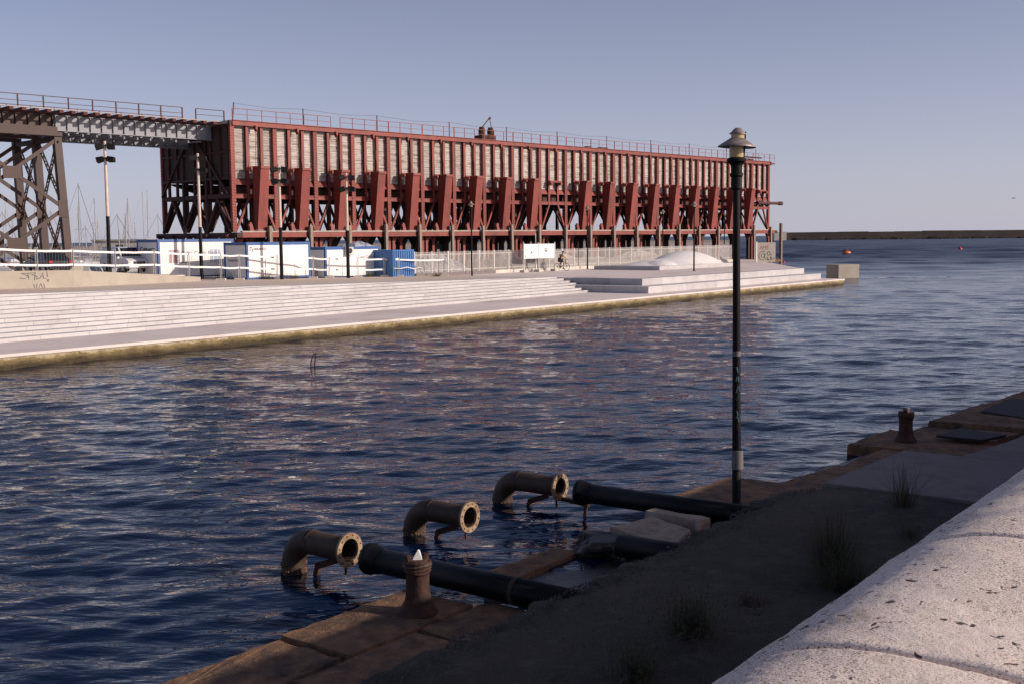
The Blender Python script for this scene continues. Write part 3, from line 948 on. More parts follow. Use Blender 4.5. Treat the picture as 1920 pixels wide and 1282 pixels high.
# feet in the water: piles, knee brackets, timber fenders
mb = MB()
for x in (-.28, .28):
    mb.box(x - .15, x + .15, -.3, 0.0, -2, ZD - .2)
mb.beam((-.25, -.15, 4.1), (-.95, -.15, ZD - .25), .26)
mb.beam((.25, -.15, 4.1), (.95, -.15, ZD - .25), .26)
me_pile = mb.mesh('pile')
mb = MB()
for y in (3.4, 6.4, 9.4, 12.0):
    mb.box(-.3, .3, y - .2, y + .2, -2, ZD - .2)
    mb.beam((-.2, y, 3.9), (-1.0, y, ZD - .25), .28)
    mb.beam((.2, y, 3.9), (1.0, y, ZD - .25), .28)
me_pile2 = mb.mesh('inner_piles')
for k in range(NB + 1):
    O('pile', me_pile, m_red, parent=pier, loc=(k * BL, 0, 0))
    O('inner_piles', me_pile2, m_red_shade, parent=pier, loc=(k * BL, 0, 0))
    if k < NB:
        O('mid_pile', MB().box(-.16, .16, .9, 1.2, -2, ZD - .2).beam((0, 1.05, 4.2), (.7, 1.05, ZD - .25), .2).beam((0, 1.05, 4.2), (-.7, 1.05, ZD - .25), .2), m_red, parent=pier, loc=((k + .5) * BL, 0, 0))
        f = O('fender', MB().beam((0, -1.55, -1), (random.uniform(-.06, .06), -1.5, ZD + random.uniform(.5, .8)), .3), m_fender, parent=pier, loc=((k + .62) * BL, 0, 0))
# ends of the bins
for x0, nm in ((-.28, 'end_frame'), (PL + .22, 'end_frame')):
    b = MB()
    for y in (1.6, 3.2, 4.1, 6.15, 8.2, 9.3, 10.8):
        b.box(x0 - .1, x0 + .1, y - .14, y + .14, ZD if y in (4.1, 8.2) else 8.7, 15.3)
    b.box(x0 - .05, x0 + .12, .2, 12.1, 8.4, 8.8)
    b.box(x0 - .05, x0 + .12, .2, 12.1, 10.1, 10.35)
    b.box(x0 - .05, x0 + .12, .2, 12.1, 12.5, 12.7)
    b.box(x0 - .1, x0 + .12, -.3, 12.6, 14.95, 15.4)
    b.box(x0 - .3, x0 + .3, -1.3, 13.2, ZD - .5, ZD - .05)
    for y0, y1 in ((.2, 4.1), (8.2, 12.2)):
        m_ = (y0 + y1) / 2
        b.beam((x0, y0, 5.3), (x0, m_, 8.4), .24).beam((x0, y1, 5.3), (x0, m_, 8.4), .24)
    b.beam((x0, 4.1, 5.3), (x0, 6.1, 8.4), .24).beam((x0, 8.2, 5.3), (x0, 6.1, 8.4), .24)
    b.beam((x0 - .14, .3, 8.8), (x0 - .14, 5.5, 14.0), .2).beam((x0 - .14, 12.0, 8.8), (x0 - .14, 7.0, 14.0), .2)
    O(nm, b, m_red_shade, parent=pier)
    O('end_boards', MB().box(x0 + .13 if x0 < 0 else x0 - .2, x0 + .2 if x0 < 0 else x0 - .13, .5, 11.8, 10.15, 15.0), m_endwood, parent=pier)
# roof deck, railings, poles
O('roof_deck', MB().box(-.5, PL + .5, -.05, 12.6, 15.12, 15.34), m_deckwood, parent=pier)
random.seed(9)
def railing(x0, x1, y, zb, sp, mat, r=.022, par=None, side=-1):
    b = MB()
    n = max(1, round((x1 - x0) / sp))
    for i in range(n + 1):
        x = x0 + (x1 - x0) * i / n
        b.box(x - r * 1.2, x + r * 1.2, y - r, y + r, zb, zb + 1.0)
    b.box(x0, x1, y - r - .004, y + r + .004, zb + 1.0, zb + 1.05)
    b.box(x0, x1, y - r * .7, y + r * .7, zb + .5, zb + .54)
    return O('railing', b, mat, parent=par)
xs = [0, BL * 2.45] + [BL * 2.65] + [BL * k for k in range(4, 21)] + [PL + 1.3]
railing(0, BL * 2.4, -.2, 15.46, 1.5, m_red, par=pier)
for a, b_ in zip(xs[2:], xs[3:]):
    railing(a, b_ - .08, -.2, 15.46, 1.5, m_red, par=pier)
O('end_platform', MB().box(PL + .35, PL + 1.4, -.25, 3, 15.1, 15.3), m_red, parent=pier)
prev = None
for k in (.18, 1.9, 3.9, 6.1, 8.05, 9.95, 12.0, 14.0, 15.9, 17.9, 19.6):
    O('wire_pole', MB().tube([(k * BL, 1.1, 15.3), (k * BL + (.2 if k < 1 else 0), 1.1, 17.2)], .05, 6), m_rust, parent=pier)
    if prev is not None:
        O('overhead_wire', MB().tube([(prev * BL, 1.1, 17.15), ((prev + k) / 2 * BL, 1.1, 16.95), (k * BL, 1.1, 17.15)], .012, 4), m_rust, parent=pier)
    prev = k
hx = 7.28 * BL
w_ = O('roof_winch', MB().box(hx - 1.1, hx + 1.1, .4, 1.6, 15.35, 16.0), m_bollard, parent=pier)
O('drum', MB().lathe([(.38, 15.9), (.40, 16.6), (.26, 16.95), (0, 16.98)], 12, Matrix.Translation((hx - .65, .9, 0))), m_bollard, parent=w_)
O('drum', MB().lathe([(.38, 15.9), (.40, 16.6), (.26, 16.95), (0, 16.98)], 12, Matrix.Translation((hx + .75, .9, 0))), m_bollard, parent=w_)
O('lever', MB().tube([(hx - .6, .9, 16.9), (hx + .6, .9, 18.0)], .06, 6).tube([(hx + .6, .9, 18.0), (hx + .9, .9, 16.9)], .04, 6).tube([(hx + .5, .9, 17.9), (hx + .75, .9, 18.05)], .12, 6), m_rust, parent=w_)
b = MB()
for x in (18.5, 18.75, 19.0, 19.25, 11.2, 11.75, 11.9):
    b.box(x * BL - .35, x * BL + .35, .8, 1.4, 15.35, 15.8 if x > 12 else 15.75)
b.box(18.4 * BL, 19.9 * BL, .9, 1.2, 15.95, 16.12)
O('roof_machinery', b, m_rust, parent=pier)
O('jetty_pipe', MB().tube([(PL - 3.5, -.3, 9.3), (PL + 3.2, -.3, 9.3)], .22, 10).tube([(PL + 2.5, -.3, 9.3), (PL + 3.3, -.3, 9.3)], .30, 10), m_rust, parent=pier)
O('fender_post', MB().tube([(PL + 1.5, -1.3, -1.5), (PL + 1.5, -1.3, 6.3)], .26, 8), m_fender, parent=pier)
O('landing_stage', MB().box(PL - 3.5, PL + 1.8, -1.5, 3, .55, .95).box(PL - 3.5, PL + 1.8, -1.5, 3, -.3, .2), m_slab, parent=pier)

# ================================================================== railway bridge leading onto the pier
br = E('railway_bridge', PIER, P_ROT, 'steel girder railway bridge running level into the end of the loading pier', 'bridge')
GX0, GX1 = -15.2, -.35
def girder(x0, x1, y, z0, z1, sp, flange=.22):
    b = MB().box(x0, x1, y - .02, y + .02, z0 + .05, z1 - .05)
    b.box(x0, x1, y - flange, y + flange, z0, z0 + .05).box(x0, x1, y - flange, y + flange, z1 - .05, z1)
    x = x0 + .05
    while x < x1:
        b.box(x, x + .05, y - flange * .8, y - .0205, z0 + .05, z1 - .05)
        x += sp
    return b
O('girder', girder(GX0, GX1, 2.85, 13.75, 15.05, 1.02), m_grey, parent=br, label='pale grey plate girder with upright stiffeners')
O('girder', girder(GX0, GX1, 6.9, 13.2, 15.05, 1.02), m_grey, parent=br)
O('girder', girder(-46, GX0 - .1, 2.95, 14.05, 15.05, 1.02), m_brown, parent=br, label='brown plate girder of the landward span')
O('girder', girder(-46, GX0 - .1, 6.9, 14.05, 15.05, 1.02), m_brown, parent=br)
b = MB()
x = GX0
i = 0
while x < GX1 - 1.3:
    b.beam((x, 2.9, 13.5), (x + 1.25, 6.85, 13.5), .14).beam((x + 1.25, 2.9, 13.6), (x, 6.85, 13.6), .14)
    x += 1.25
O('wind_bracing', b, m_grey, parent=br)
me_sl = MB().box(-.17, .17, 0.85, 8.4, 15.06, 15.30).mesh('sleeper')
x = -45.0
while x < -.5:
    O('sleeper', me_sl, m_rust, parent=br, loc=(x, 0, 0))
    x += 1.02
O('walkway_boards', MB().box(-46, -.4, 0.9, 1.1, 15.304, 15.36).box(-46, -.4, 7.5, 8.3, 15.304, 15.36), m_deckwood, parent=br)
O('rail', MB().box(-46, -.4, 3.6, 3.67, 15.304, 15.46).box(-46, -.4, 5.6, 5.67, 15.304, 15.46), m_rust, parent=br)
for x0, x1 in ((-46, -4.35), (-3.0, -.1)):
    railing(x0, x1, 1.0, 15.31, 2.07, m_rust, .04, br)
railing(-46, -.1, 8.3, 15.31, 2.07, m_rust, .03, br)
# trestle tower
tw = E('trestle_tower', PIER, P_ROT, 'brown riveted steel trestle tower with crossed bracing under the railway bridge', 'tower')
TX1, TX0 = -15.1, -23.1
RW = (2.5, 6.5, 10.5)
def leg(x, y, sx, sy):
    b = MB()
    p, q = Vector((x, y, 13.3)), Vector((x + sx, y + sy, 0.9))
    d = (q - p)
    b.beam(p, q, .62, .08, (0, 1, 0))
    for s in (-1, 1):
        b.beam(p + Vector((s * .28, .24, 0)), q + Vector((s * .28, .24, 0)), .06, .44, (0, 1, 0))
    return b
for y in RW:
    for x in (TX1, TX0):
        O('leg', leg(x, y, .45 if x == TX1 else -.45, (y - 6.5) * .1), m_brown, parent=tw)
    O('cap_girder', MB().box(TX0 - .3, TX1 + .32, y - .2, y + .2, 13.3, 13.62).box(TX0, TX1, y - .05, y + .05, 13.62, 14.05), m_brown, parent=tw)
    yy = lambda z: y + (y - 6.5) * .1 * (13.3 - z) / 12.4
    xr = lambda z: TX1 + .45 * (13.3 - z) / 12.4
    xl = lambda z: TX0 - .45 * (13.3 - z) / 12.4
    for zt, zb in ((13.1, 7.3), (7.3, 1.5)):
        for (p, q) in (((xl(zt), yy(zt), zt), (xr(zb), yy(zb), zb)), ((xr(zt), yy(zt), zt), (xl(zb), yy(zb), zb))):
            O('diagonal', MB().beam((p[0], p[1] - .06 if p[0] < q[0] else p[1] + .06, p[2]), (q[0], q[1] - .06 if p[0] < q[0] else q[1] + .06, q[2]), .1, .3), m_brown, parent=tw)
        zc = (zt + zb) / 2
        O('gusset', MB().prism([(-.75, -.5), (.75, -.5), (.75, .5), (-.75, .5)], -.03, .03), m_brown, parent=tw, loc=((TX0 + TX1) / 2, yy(zc) - .14, zc), rot=(R(90), 0, 0))
        for xx, s in ((xr(zb), 1), (xl(zb), -1)):
            O('gusset', MB().prism([(-.45, -.7), (.35, -.7), (.35, .7), (-.45, .7)] if s > 0 else [(-.35, -.7), (.45, -.7), (.45, .7), (-.35, .7)], -.03, .03), m_brown, parent=tw, loc=(xx - .1 * s, yy(zb) - .10, zb), rot=(R(90), 0, 0))
def lattice(p, q, w=.36):
    b = MB()
    p, q = Vector(p), Vector(q)
    d = (q - p).normalized()
    s = d.cross(Vector((1, 0, 0))).normalized() * (w / 2)
    b.beam(p + s, q + s, .10, .08, (1, 0, 0)).beam(p - s, q - s, .10, .08, (1, 0, 0))
    n = int((q - p).length / .42)
    for i in range(n):
        a0, a1 = p.lerp(q, i / n), p.lerp(q, (i + 1) / n)
        sg = 1 if i % 2 else -1
        b.beam(a0 + s * sg, a1 - s * sg, .05, .09, (1, 0, 0))
    return b
for x in (TX1, TX0):
    for y0, y1 in ((RW[0], RW[1]), (RW[1], RW[2])):
        for zt, zb in ((13.0, 7.3), (7.3, 1.5)):
            e = lambda z: (.45 if x == TX1 else -.45) * (13.3 - z) / 12.4
            O('lattice_brace', lattice((x + e(zt) - .05, y0, zt), (x + e(zb) - .05, y1, zb)), m_brown, parent=tw)
            O('lattice_brace', lattice((x + e(zt) + .09, y1, zt), (x + e(zb) + .09, y0, zb)), m_brown, parent=tw)
    O('head_beam', MB().box(x - .2, x + .2, RW[0], RW[2], 12.9, 13.29), m_brown, parent=tw)
for y in RW:
    for x in (TX0 - .5, TX1 + .5):
        O('footing', MB().box(x - .7, x + .7, y + (y - 6.5) * .1 - .7, y + (y - 6.5) * .1 + .7, .4, 2.6), m_wall, parent=tw)
# ================================================================== things on the far quay
def text_mesh(s, size, bold=0.0, align='LEFT'):
    cu = bpy.data.curves.new('txt', 'FONT')
    cu.body = s
    cu.size = size
    cu.extrude = .003
    cu.offset = bold
    cu.align_x = align
    o = bpy.data.objects.new('txt', cu)
    COL.objects.link(o)
    dg = bpy.context.evaluated_depsgraph_get()
    me = bpy.data.meshes.new_from_object(o.evaluated_get(dg))
    bpy.data.objects.remove(o)
    me.materials.clear()
    return me
def lettering(name, s, size, mat, parent, loc, rot, bold=0.0):
    return O(name, text_mesh(s, size, bold), mat, parent=parent, loc=loc, rot=rot)

def cabin(L, Rr, zb, h, depth, label):
    ang = math.atan2(Rr[1] - L[1], Rr[0] - L[0])
    W = math.dist(L, Rr)
    r = E('site_cabin', (L[0], L[1], zb), ang, label, 'cabin', 'white site cabins with blue frames')
    O('wall_panel', MB().box(.10, W - .10, .03, .10, .12, h - .2), m_white, parent=r)
    O('wall_panel', MB().box(.10, W - .10, depth - .10, depth - .03, .12, h - .2), m_white, parent=r)
    O('end_panel', MB().box(.03, .10, .101, depth - .101, .12, h - .2), m_white, parent=r)
    O('end_panel', MB().box(W - .10, W - .03, .101, depth - .101, .12, h - .2), m_white, parent=r)
    f = MB()
    for x in (0, W - .16):
        for y in (0, depth - .16):
            f.box(x, x + .16, y, y + .16, 0, h)
    for z0, z1 in ((0.01, .14), (h - .21, h - .01)):
        f.box(.16, W - .16, .005, .12, z0, z1).box(.16, W - .16, depth - .12, depth - .005, z0, z1)
        f.box(.005, .12, .16, depth - .16, z0, z1).box(W - .12, W - .005, .16, depth - .16, z0, z1)
    O('frame', f, m_blue, parent=r)
    O('roof', MB().box(.12, W - .12, .12, depth - .12, h - .1, h - .03), m_white, parent=r)
    b = MB()
    x = .6
    while x < W - .3:
        b.box(x - .004, x + .004, .022, .0299, .15, h - .22)
        x += 1.0
    O('panel_joints', b, m_acunit, parent=r)
    return r, W
RX = (R(90), 0, 0)
c1, W = cabin((-24.75, 80.0), (-20.47, 84.3), 1.90, 2.75, 3.1, 'white site cabin with barcode stripes and lettering on its front, leftmost of the cabins')
lettering('lettering', 'Costa Calida Rent', .40, m_inkgrey, c1, (1.75, .02, 1.60), RX)
lettering('small_lettering', 'alquiler', .22, m_inkred, c1, (1.8, .02, 1.05), RX)
for x0, mt in ((.85, m_inkred), (4.1, m_inkblue)):
    b = MB(); x = x0
    random.seed(int(x0 * 10))
    for i in range(9):
        w = random.choice((.03, .05, .06))
        b.box(x, x + w, .02, .0295, 1.05, 1.98)
        x += w + random.choice((.04, .05, .09))
    O('printed_stripes', b, mt, parent=c1)
O('logo', MB().box(.022, .0295, 2.55, 2.62, 1.75, 2.2).box(.022, .0295, 2.3, 2.54, 2.13, 2.2).box(.022, .0295, 2.25, 2.32, 1.7, 2.05), m_inkred, parent=c1)
lettering('lettering', 'BERANCO', .36, m_ink, c1, (.02, 2.15, 1.88), (R(90), 0, R(-90)), .01)
c2, W = cabin((-18.26, 78.8), (-14.68, 83.4), 1.80, 2.58, 2.5, 'white site cabin with a small red logo in its upper corner, middle of three')
O('logo', MB().box(.3, .36, .02, .0295, 1.95, 2.25).box(.361, .5, .02, .0295, 2.19, 2.25).box(.52, .58, .02, .0295, 1.9, 2.15), m_inkred, parent=c2)
lettering('lettering', 'BERANCO', .24, m_inkgrey, c2, (.68, .02, 2.02), RX, .006)
lettering('lettering', 'Calida Rent', .26, m_ink, c2, (.02, 2.1, 1.25), (R(90), 0, R(-90)))
c3, W = cabin((-13.63, 83.7), (-10.21, 88.7), 1.64, 2.33, 2.5, 'rightmost white site cabin with an air unit on its front')
lettering('lettering', 'Costa Calida Rent', .33, m_inkgrey, c3, (3.55, .02, 1.42), RX)
ac = O('air_unit', MB().box(2.05, 2.75, -.28, .0, 1.75, 2.30), m_acunit, parent=c3)
O('fan_grille', MB().tube([(2.4, -.30, 2.02), (2.4, -.281, 2.02)], .2, 14), m_ink, parent=ac)
O('bracket', MB().box(2.0, 2.8, -.3, .01, 1.69, 1.745), m_galv, parent=ac)
mb = MB()
random.seed(4)
for i in range(13):
    for j in range(9):
        x, y = i / 12, j / 8
        e = min(x, 1 - x, y, 1 - y) * 4
        mb.v.append((3.5 + 2.5 * x, .2 + 1.9 * y, 2.30 + min(1, e) * (.30 + .12 * math.sin(7 * x + 3 * y)) + random.uniform(-.05, .05)))
for i in range(12):
    for j in range(8):
        a = i * 9 + j
        mb.f.append((a, a + 9, a + 10, a + 1))
xs_ = O('plastic_sheet', mb, m_sheet, label='crumpled plastic sheeting lying on the rightmost white cabin', cat='plastic sheet')
xs_.location = c3.location; xs_.rotation_euler = c3.rotation_euler
# small wall shelters between cabins
for L_, lab in (((-14.1, 84.6, 1.68), 'stack of pale pallets and boxes between the middle and right cabins'),):
    r = E('pallet_stack', L_, R(52), lab, 'pallets')
    O('box', MB().box(-.4, .4, 0, .8, .75, 1.75), m_white, parent=r)
    for k in range(5):
        O('pallet', MB().box(-.5, .5, -.1, .9, .04 + k * .14, .07 + k * .14).box(-.5, -.38, -.1, .9, .07 + k * .14, .15 + k * .14).box(.38, .5, -.1, .9, .07 + k * .14, .15 + k * .14), m_deckwood, parent=r)
# blue container
r = E('shipping_container', (-9.01, 86.8, 1.58), math.atan2(1.8, 1.47), 'small blue corrugated steel container right of the white cabins', 'container')
W, D, H_ = 2.32, 2.5, 2.1
b = MB()
n = 9
prof = []
for i in range(n):
    x = .08 + (W - .16) * i / n
    s = (W - .16) / n
    prof += [(x, .06), (x + s * .3, .06), (x + s * .4, .01), (x + s * .9, .01)]
prof.append((W - .08, .06))
vs = [(x, y, .1) for x, y in prof] + [(x, y, H_ - .1) for x, y in prof]
m_ = len(prof)
b.add(vs, [(i, i + 1, m_ + i + 1, m_ + i) for i in range(m_ - 1)])
O('corrugated_front', b, m_bluec, parent=r)
O('side_wall', MB().box(.02, .07, .08, D - .08, .1, H_ - .1), m_bluec, parent=r)
O('side_wall', MB().box(W - .07, W - .02, .08, D - .08, .1, H_ - .1), m_bluec, parent=r)
O('back_wall', MB().box(.08, W - .08, D - .07, D - .02, .1, H_ - .1), m_bluec, parent=r)
O('roof', MB().box(.08, W - .08, .08, D - .08, H_ - .08, H_ - .03), m_bluec, parent=r)
f = MB()
for x in (0, W - .08):
    for y in (0, D - .08):
        f.box(x, x + .08, y, y + .08, 0, H_)
for z0 in (0, H_ - .1):
    f.box(.08, W - .08, 0, .07, z0 + .001, z0 + .099).box(.08, W - .08, D - .07, D, z0 + .001, z0 + .099)
    f.box(0, .07, .08, D - .08, z0 + .001, z0 + .099).box(W - .07, W, .08, D - .08, z0 + .001, z0 + .099)
O('frame', f, m_bluec, parent=r)
O('sticker', MB().box(.3, .62, -.006, .0, 1.3, 1.46), m_white, parent=r)
lettering('number', '23', .28, m_ink, r, (1.0, -.004, 1.28), RX)

# floodlight posts
def flood(x, y, zb, zt, label, split, mirror=1):
    r = E('floodlight_post', (x, y, zb), 0, label, 'lamp post', 'floodlight posts behind the marble steps')
    h = zt - zb
    O('lower_pole', MB().tube([(0, 0, 0), (0, 0, h * split)], [.13, .115], 10), m_black, parent=r)
    O('upper_pole', MB().tube([(0, 0, h * split), (0, 0, h)], [.11, .085], 10), m_postw, parent=r)
    for dz, rz in ((.30, 193), (1.12, 176)):
        arm = O('lamp_arm', MB().box(-.42, .3, -.04, .04, -.03, .03), m_black, parent=r, loc=(0, -.1, h - dz), rot=(0, 0, R(rz)))
        for x0, t in ((.30, 10), (-.42, -8)):
            O('floodlight', MB().hexa([(-.24, -.24, -.17), (.24, -.30, -.22), (.24, .14, -.22), (-.24, .10, -.17), (-.2, -.2, .13), (.27, -.26, .12), (.27, .12, .12), (-.2, .08, .13)]),
              m_black, parent=arm, loc=(x0, 0, 0), rot=(R(12), R(t), R(t)), bevel=.03)
    O('base_plate', MB().box(-.2, .2, -.2, .2, -.02, .03), m_black, parent=r)
    return r
flood(-26.06, 74, 1.9, 10.95, 'twin floodlight post standing under the grey bridge girder, leftmost of four', .47)
flood(-21.88, 80.5, 1.78, 10.6, 'twin floodlight post in front of the cabin with barcode stripes', .42)
flood(-16.02, 79.5, 1.70, 9.72, 'twin floodlight post in front of the cabin with the red logo', .46)
flood(-11.88, 83.0, 1.62, 9.3, 'twin floodlight post in front of the cabin with the air unit', .46)

# ornamental lamps (same pattern as the big one near the camera)
def lamp_parts(r, H, wear=False):
    k = H / 5.95
    O('pole', MB().lathe([(.10, 0), (.10, .04), (.072, .05), (.068, 1.0), (.060, 3.2), (.054, 5.05)], 20), m_black, parent=r, smooth=True)
    O('collar', MB().lathe([(.066, 5.03), (.085, 5.05), (.085, 5.22), (.10, 5.25), (.10, 5.28), (.085, 5.30), (.088, 5.40), (.10, 5.43), (.145, 5.47), (.15, 5.50), (.12, 5.53), (.0, 5.53)], 24), m_black, parent=r, smooth=False)
    hd = O('lamp_glass', MB().lathe([(.105, 5.53), (.11, 5.56), (.108, 5.76)], 24), m_cream, parent=r, smooth=True)
    sh = O('lamp_shade', MB().lathe([(.108, 5.715), (.292, 5.685), (.298, 5.692), (.24, 5.735), (.115, 5.82), (.11, 5.825)], 28, Matrix.Translation((.0, 0, 0))), m_zinc, parent=r, smooth=True)
    O('lamp_neck', MB().lathe([(.10, 5.82), (.104, 5.895)], 20), m_cream, parent=sh, smooth=True)
    O('lamp_cap', MB().lathe([(.125, 5.885), (.13, 5.90), (.10, 5.92), (.075, 5.955), (.04, 5.985), (0, 5.99)], 20), m_zinc, parent=sh, smooth=True)
    O('conduit', MB().tube([(.112, -.03, 5.50), (.112, -.03, 5.93)], .012, 6), m_black, parent=sh)
    sh.rotation_euler = (0, R(3.5), 0)
    sh.location = (-.34, 0, .012)
def lamp(x, y, z, label, H=5.95):
    r = E('street_lamp', (x, y, z), random.uniform(0, 6), label, 'street lamp', 'ornamental street lamps')
    r.scale = (1, 1, H / 5.99)
    lamp_parts(r, H)
    return r
def far_lamp(a, b, label, z=1.5):
    x, y, _ = FQ(a, b)
    return lamp(x, y, z, label)
far_lamp(69.9, 58.4, 'slender street lamp in front of the paling fence, left of the white sign boards')
far_lamp(89.0, 60.2, 'slender street lamp by the fence between the cyclist and the white mound')
far_lamp(86.8, 47.7, 'slender street lamp standing in front of the white mound')
far_lamp(109.4, 64.0, 'slender street lamp behind the fence, left of the mound summit')
far_lamp(127.0, 65.6, 'slender street lamp behind the fence, at the right flank of the mound')

# low concrete wall and graffiti
lw = E('low_wall', FQ(20, 57.8, 1.8), 0, 'low pale concrete wall with scrawled graffiti on the left of the promenade', 'wall')
lwi = Matrix.Translation(FQ(20, 57.8, 1.8)).inverted()
def wallseg(p, q, zt0, zt1, t=.35):
    (a0, b0), (a1, b1) = p, q
    pts = [(a0, b0), (a1, b1), (a1 - .1, b1 + t), (a0 - .1, b0 + t)]
    mb = fpoly(MB(), pts, 1.4, [zt0, zt1, zt1, zt0])
    mb.v = [tuple(lwi @ Vector(v)) for v in mb.v]
    return mb
O('wall_segment', wallseg((20, 58.3), (34.6, 57.4), 3.16, 2.98), m_wall, parent=lw)
O('wall_segment', wallseg((34.63, 57.5), (46.6, 62.2), 2.98, 2.15), m_wall, parent=lw)
def strokes(paths, w, tf):
    b = MB()
    for pth in paths:
        b.tube([tf(u, v) for u, v in pth], w, 4)
    return b
tf = lambda u, v: tuple(lwi @ Vector(FQ(31.6 + u, 58.3 - (31.6 + u - 20) * .0616 - .012, 2.6 + v)))
gp = [[(0, .05), (.25, .0), (.5, .12), (.1, .28), (.85, .30), (.8, -.1)], [(.45, .3), (.5, -.05)], [(.65, .22), (.95, .1), (.9, -.05), (1.1, .0), (1.2, .15)],
      [(1.25, .3), (1.3, .0), (1.45, -.02)], [(1.5, .35), (1.52, .05)], [(1.48, -.12), (1.55, -.2), (1.6, -.1), (1.5, -.08)],
      [(.75, -.3), (.78, -.55), (.9, -.5), (.92, -.3)], [(1.0, -.55), (1.12, -.28), (1.25, -.58)], [(1.3, -.3), (1.35, -.58)]]
O('graffiti', strokes(gp, .02, tf), m_inkgrey, parent=lw)

# safety fence: posts, feet and two bands of white tape
sf = E('safety_fence', (-19.6, 79.5, 1.8), 0, 'temporary mesh fence hung with two bands of white tape in front of the cabins', 'fence')
P0 = Vector((-19.6, 79.5, 1.8))
fx = [(-34, 54, 4.28, 3.42), (-27.7, 61.5, 4.18, 3.36), (-25.6, 66.6, 4.0, 3.2), (-22.4, 71.5, 3.83, 3.05), (-19.6, 76.9, 3.55, 2.72), (-18.6, 77.9, 3.49, 2.66), (-14.25, 81.9, 3.2, 2.42),
      (-13.2, 82.6, 3.12, 2.35), (-9.7, 87.2, 2.98, 2.2), (-8.6, 87.3, 2.93, 2.15), (-5.3, 90.0, 2.84, 1.7)]
def band(i, j):
    b = MB()
    for p, q in zip(fx, fx[1:]):
        za, zb = p[2 + j], q[2 + j]
        if j == 1 and q[0] > -9.0:
            continue
        n = 8
        for s in range(n):
            t0, t1 = s / n, (s + 1) / n
            sag = lambda t: -.05 * math.sin(math.pi * t) + .008 * math.sin(t * 23 + p[0])
            A = Vector((p[0] + (q[0] - p[0]) * t0, p[1] + (q[1] - p[1]) * t0, za + (zb - za) * t0 + sag(t0))) - P0
            B = Vector((p[0] + (q[0] - p[0]) * t1, p[1] + (q[1] - p[1]) * t1, za + (zb - za) * t1 + sag(t1))) - P0
            b.beam(A, B, .015, .115)
    return b
for j in (0, 1):
    O('tape', band(0, j), m_tape, parent=sf)
O('tape', MB().tube([Vector((-9.0, 86.9, 2.28)) - P0, Vector((-8.5, 87.1, 2.24)) - P0, Vector((-8.0, 87.6, 2.34)) - P0, Vector((-7.5, 88.1, 2.18)) - P0, Vector((-7.2, 88.3, 2.30)) - P0, Vector((-6.9, 88.6, 2.22)) - P0, Vector((-6.8, 88.7, 1.8)) - P0], .035, 5), m_tape, parent=sf)
for p, q in zip(fx, fx[1:]):
    d = Vector((q[0] - p[0], q[1] - p[1], 0))
    n = max(1, round(d.length / 3.2))
    for s in range(n + (q is fx[-1])):
        x, y = p[0] + d.x * s / n, p[1] + d.y * s / n
        zt = p[2] + (q[2] - p[2]) * s / n + .16
        g = zp(fq_ab(x, y)[0])
        post = O('fence_post', MB().tube([(x - P0.x - .05, y - P0.y, g - P0.z), (x - P0.x - .05, y - P0.y, zt - P0.z)], .024, 6).tube([(x - P0.x + .05, y - P0.y, g - P0.z), (x - P0.x + .05, y - P0.y, zt - P0.z)], .024, 6), m_galv, parent=sf)
        O('foot', MB().box(x - P0.x - .32, x - P0.x + .32, y - P0.y - .12, y - P0.y + .12, g - P0.z, g - P0.z + .14), m_kerb, parent=post)
b = MB()
for p, q in zip(fx, fx[1:]):
    L = math.dist(p[:2], q[:2])
    n = int(L / .22)
    for s in range(n):
        t = s / n
        x, y = p[0] + (q[0] - p[0]) * t - P0.x, p[1] + (q[1] - p[1]) * t - P0.y
        zt = p[2] + (q[2] - p[2]) * t + .1 - P0.z
        b.beam((x, y, zt - 1.75), (x, y, zt), .006)
O('wire_mesh', b, m_galv, parent=sf, kind='stuff')

# paling fence on a kerb
pf = E('paling_fence', FQ(66, 61, 1.5), F_ROT, 'pale metal paling fence on a low kerb along the back of the promenade', 'fence')
random.seed(8)
for i in range(27):
    x0 = i * 2.0
    b = MB()
    for j in range(13):
        x = x0 + .08 + j * .15
        b.box(x - .022, x + .022, -.012, .012, .26, 1.95 + random.uniform(-.02, .02))
    b.box(x0 + .03, x0 + 1.97, .013, .04, .45, .5).box(x0 + .03, x0 + 1.97, .013, .04, 1.7, 1.75)
    O('paling_panel', b, m_pale, parent=pf, kind='stuff')
    O('fence_post', MB().box(x0 - .04, x0 + .04, -.04, .04, .2, 2.0), m_pale, parent=pf)
    O('kerb_block', MB().box(x0 + .01, x0 + 1.99, -.15, .2, -.05, .28), m_kerb if i > 4 else m_apron2, parent=pf)
# storage heaps behind the fence
def heap(name, a0, a1, b0, h, mat, label, cat, seed):
    rr = np.random.default_rng(seed)
    n, m_ = 60, 16
    mb = MB()
    ph = rr.random(8) * 6
    for i in range(n + 1):
        for j in range(m_ + 1):
            t, s = i / n, j / m_
            env = min(1, t * 5, (1 - t) * 5) * math.sin(math.pi * s) ** .6
            z = h * env * (.72 + .2 * math.sin(t * 9 + ph[0]) + .12 * math.sin(t * 23 + s * 5 + ph[1])) + rr.normal(0, .05) * env
            mb.v.append(FQ(a0 + (a1 - a0) * t, b0 + 3.2 * s, 1.5 + max(0, z)))
    for i in range(n):
        for j in range(m_):
            k = i * (m_ + 1) + j
            mb.f.append((k, k + m_ + 1, k + m_ + 2, k + 1))
    O(name, mb, mat, label=label, cat=cat)
heap('netting_heap', 66.5, 75.5, 62.0, 1.75, m_net, 'long heap of grey netting piled behind the left end of the paling fence', 'netting', 1)
heap('brushwood_heap', 74.5, 84.0, 62.2, 1.7, m_dry, 'heap of brown brushwood behind the fence beside the sign boards', 'brushwood', 2)
heap('rubble_heap', 84, 112, 62.6, 1.55, m_wall, 'long low pale rubble heap behind the fence, right of the cyclist', 'rubble', 3)

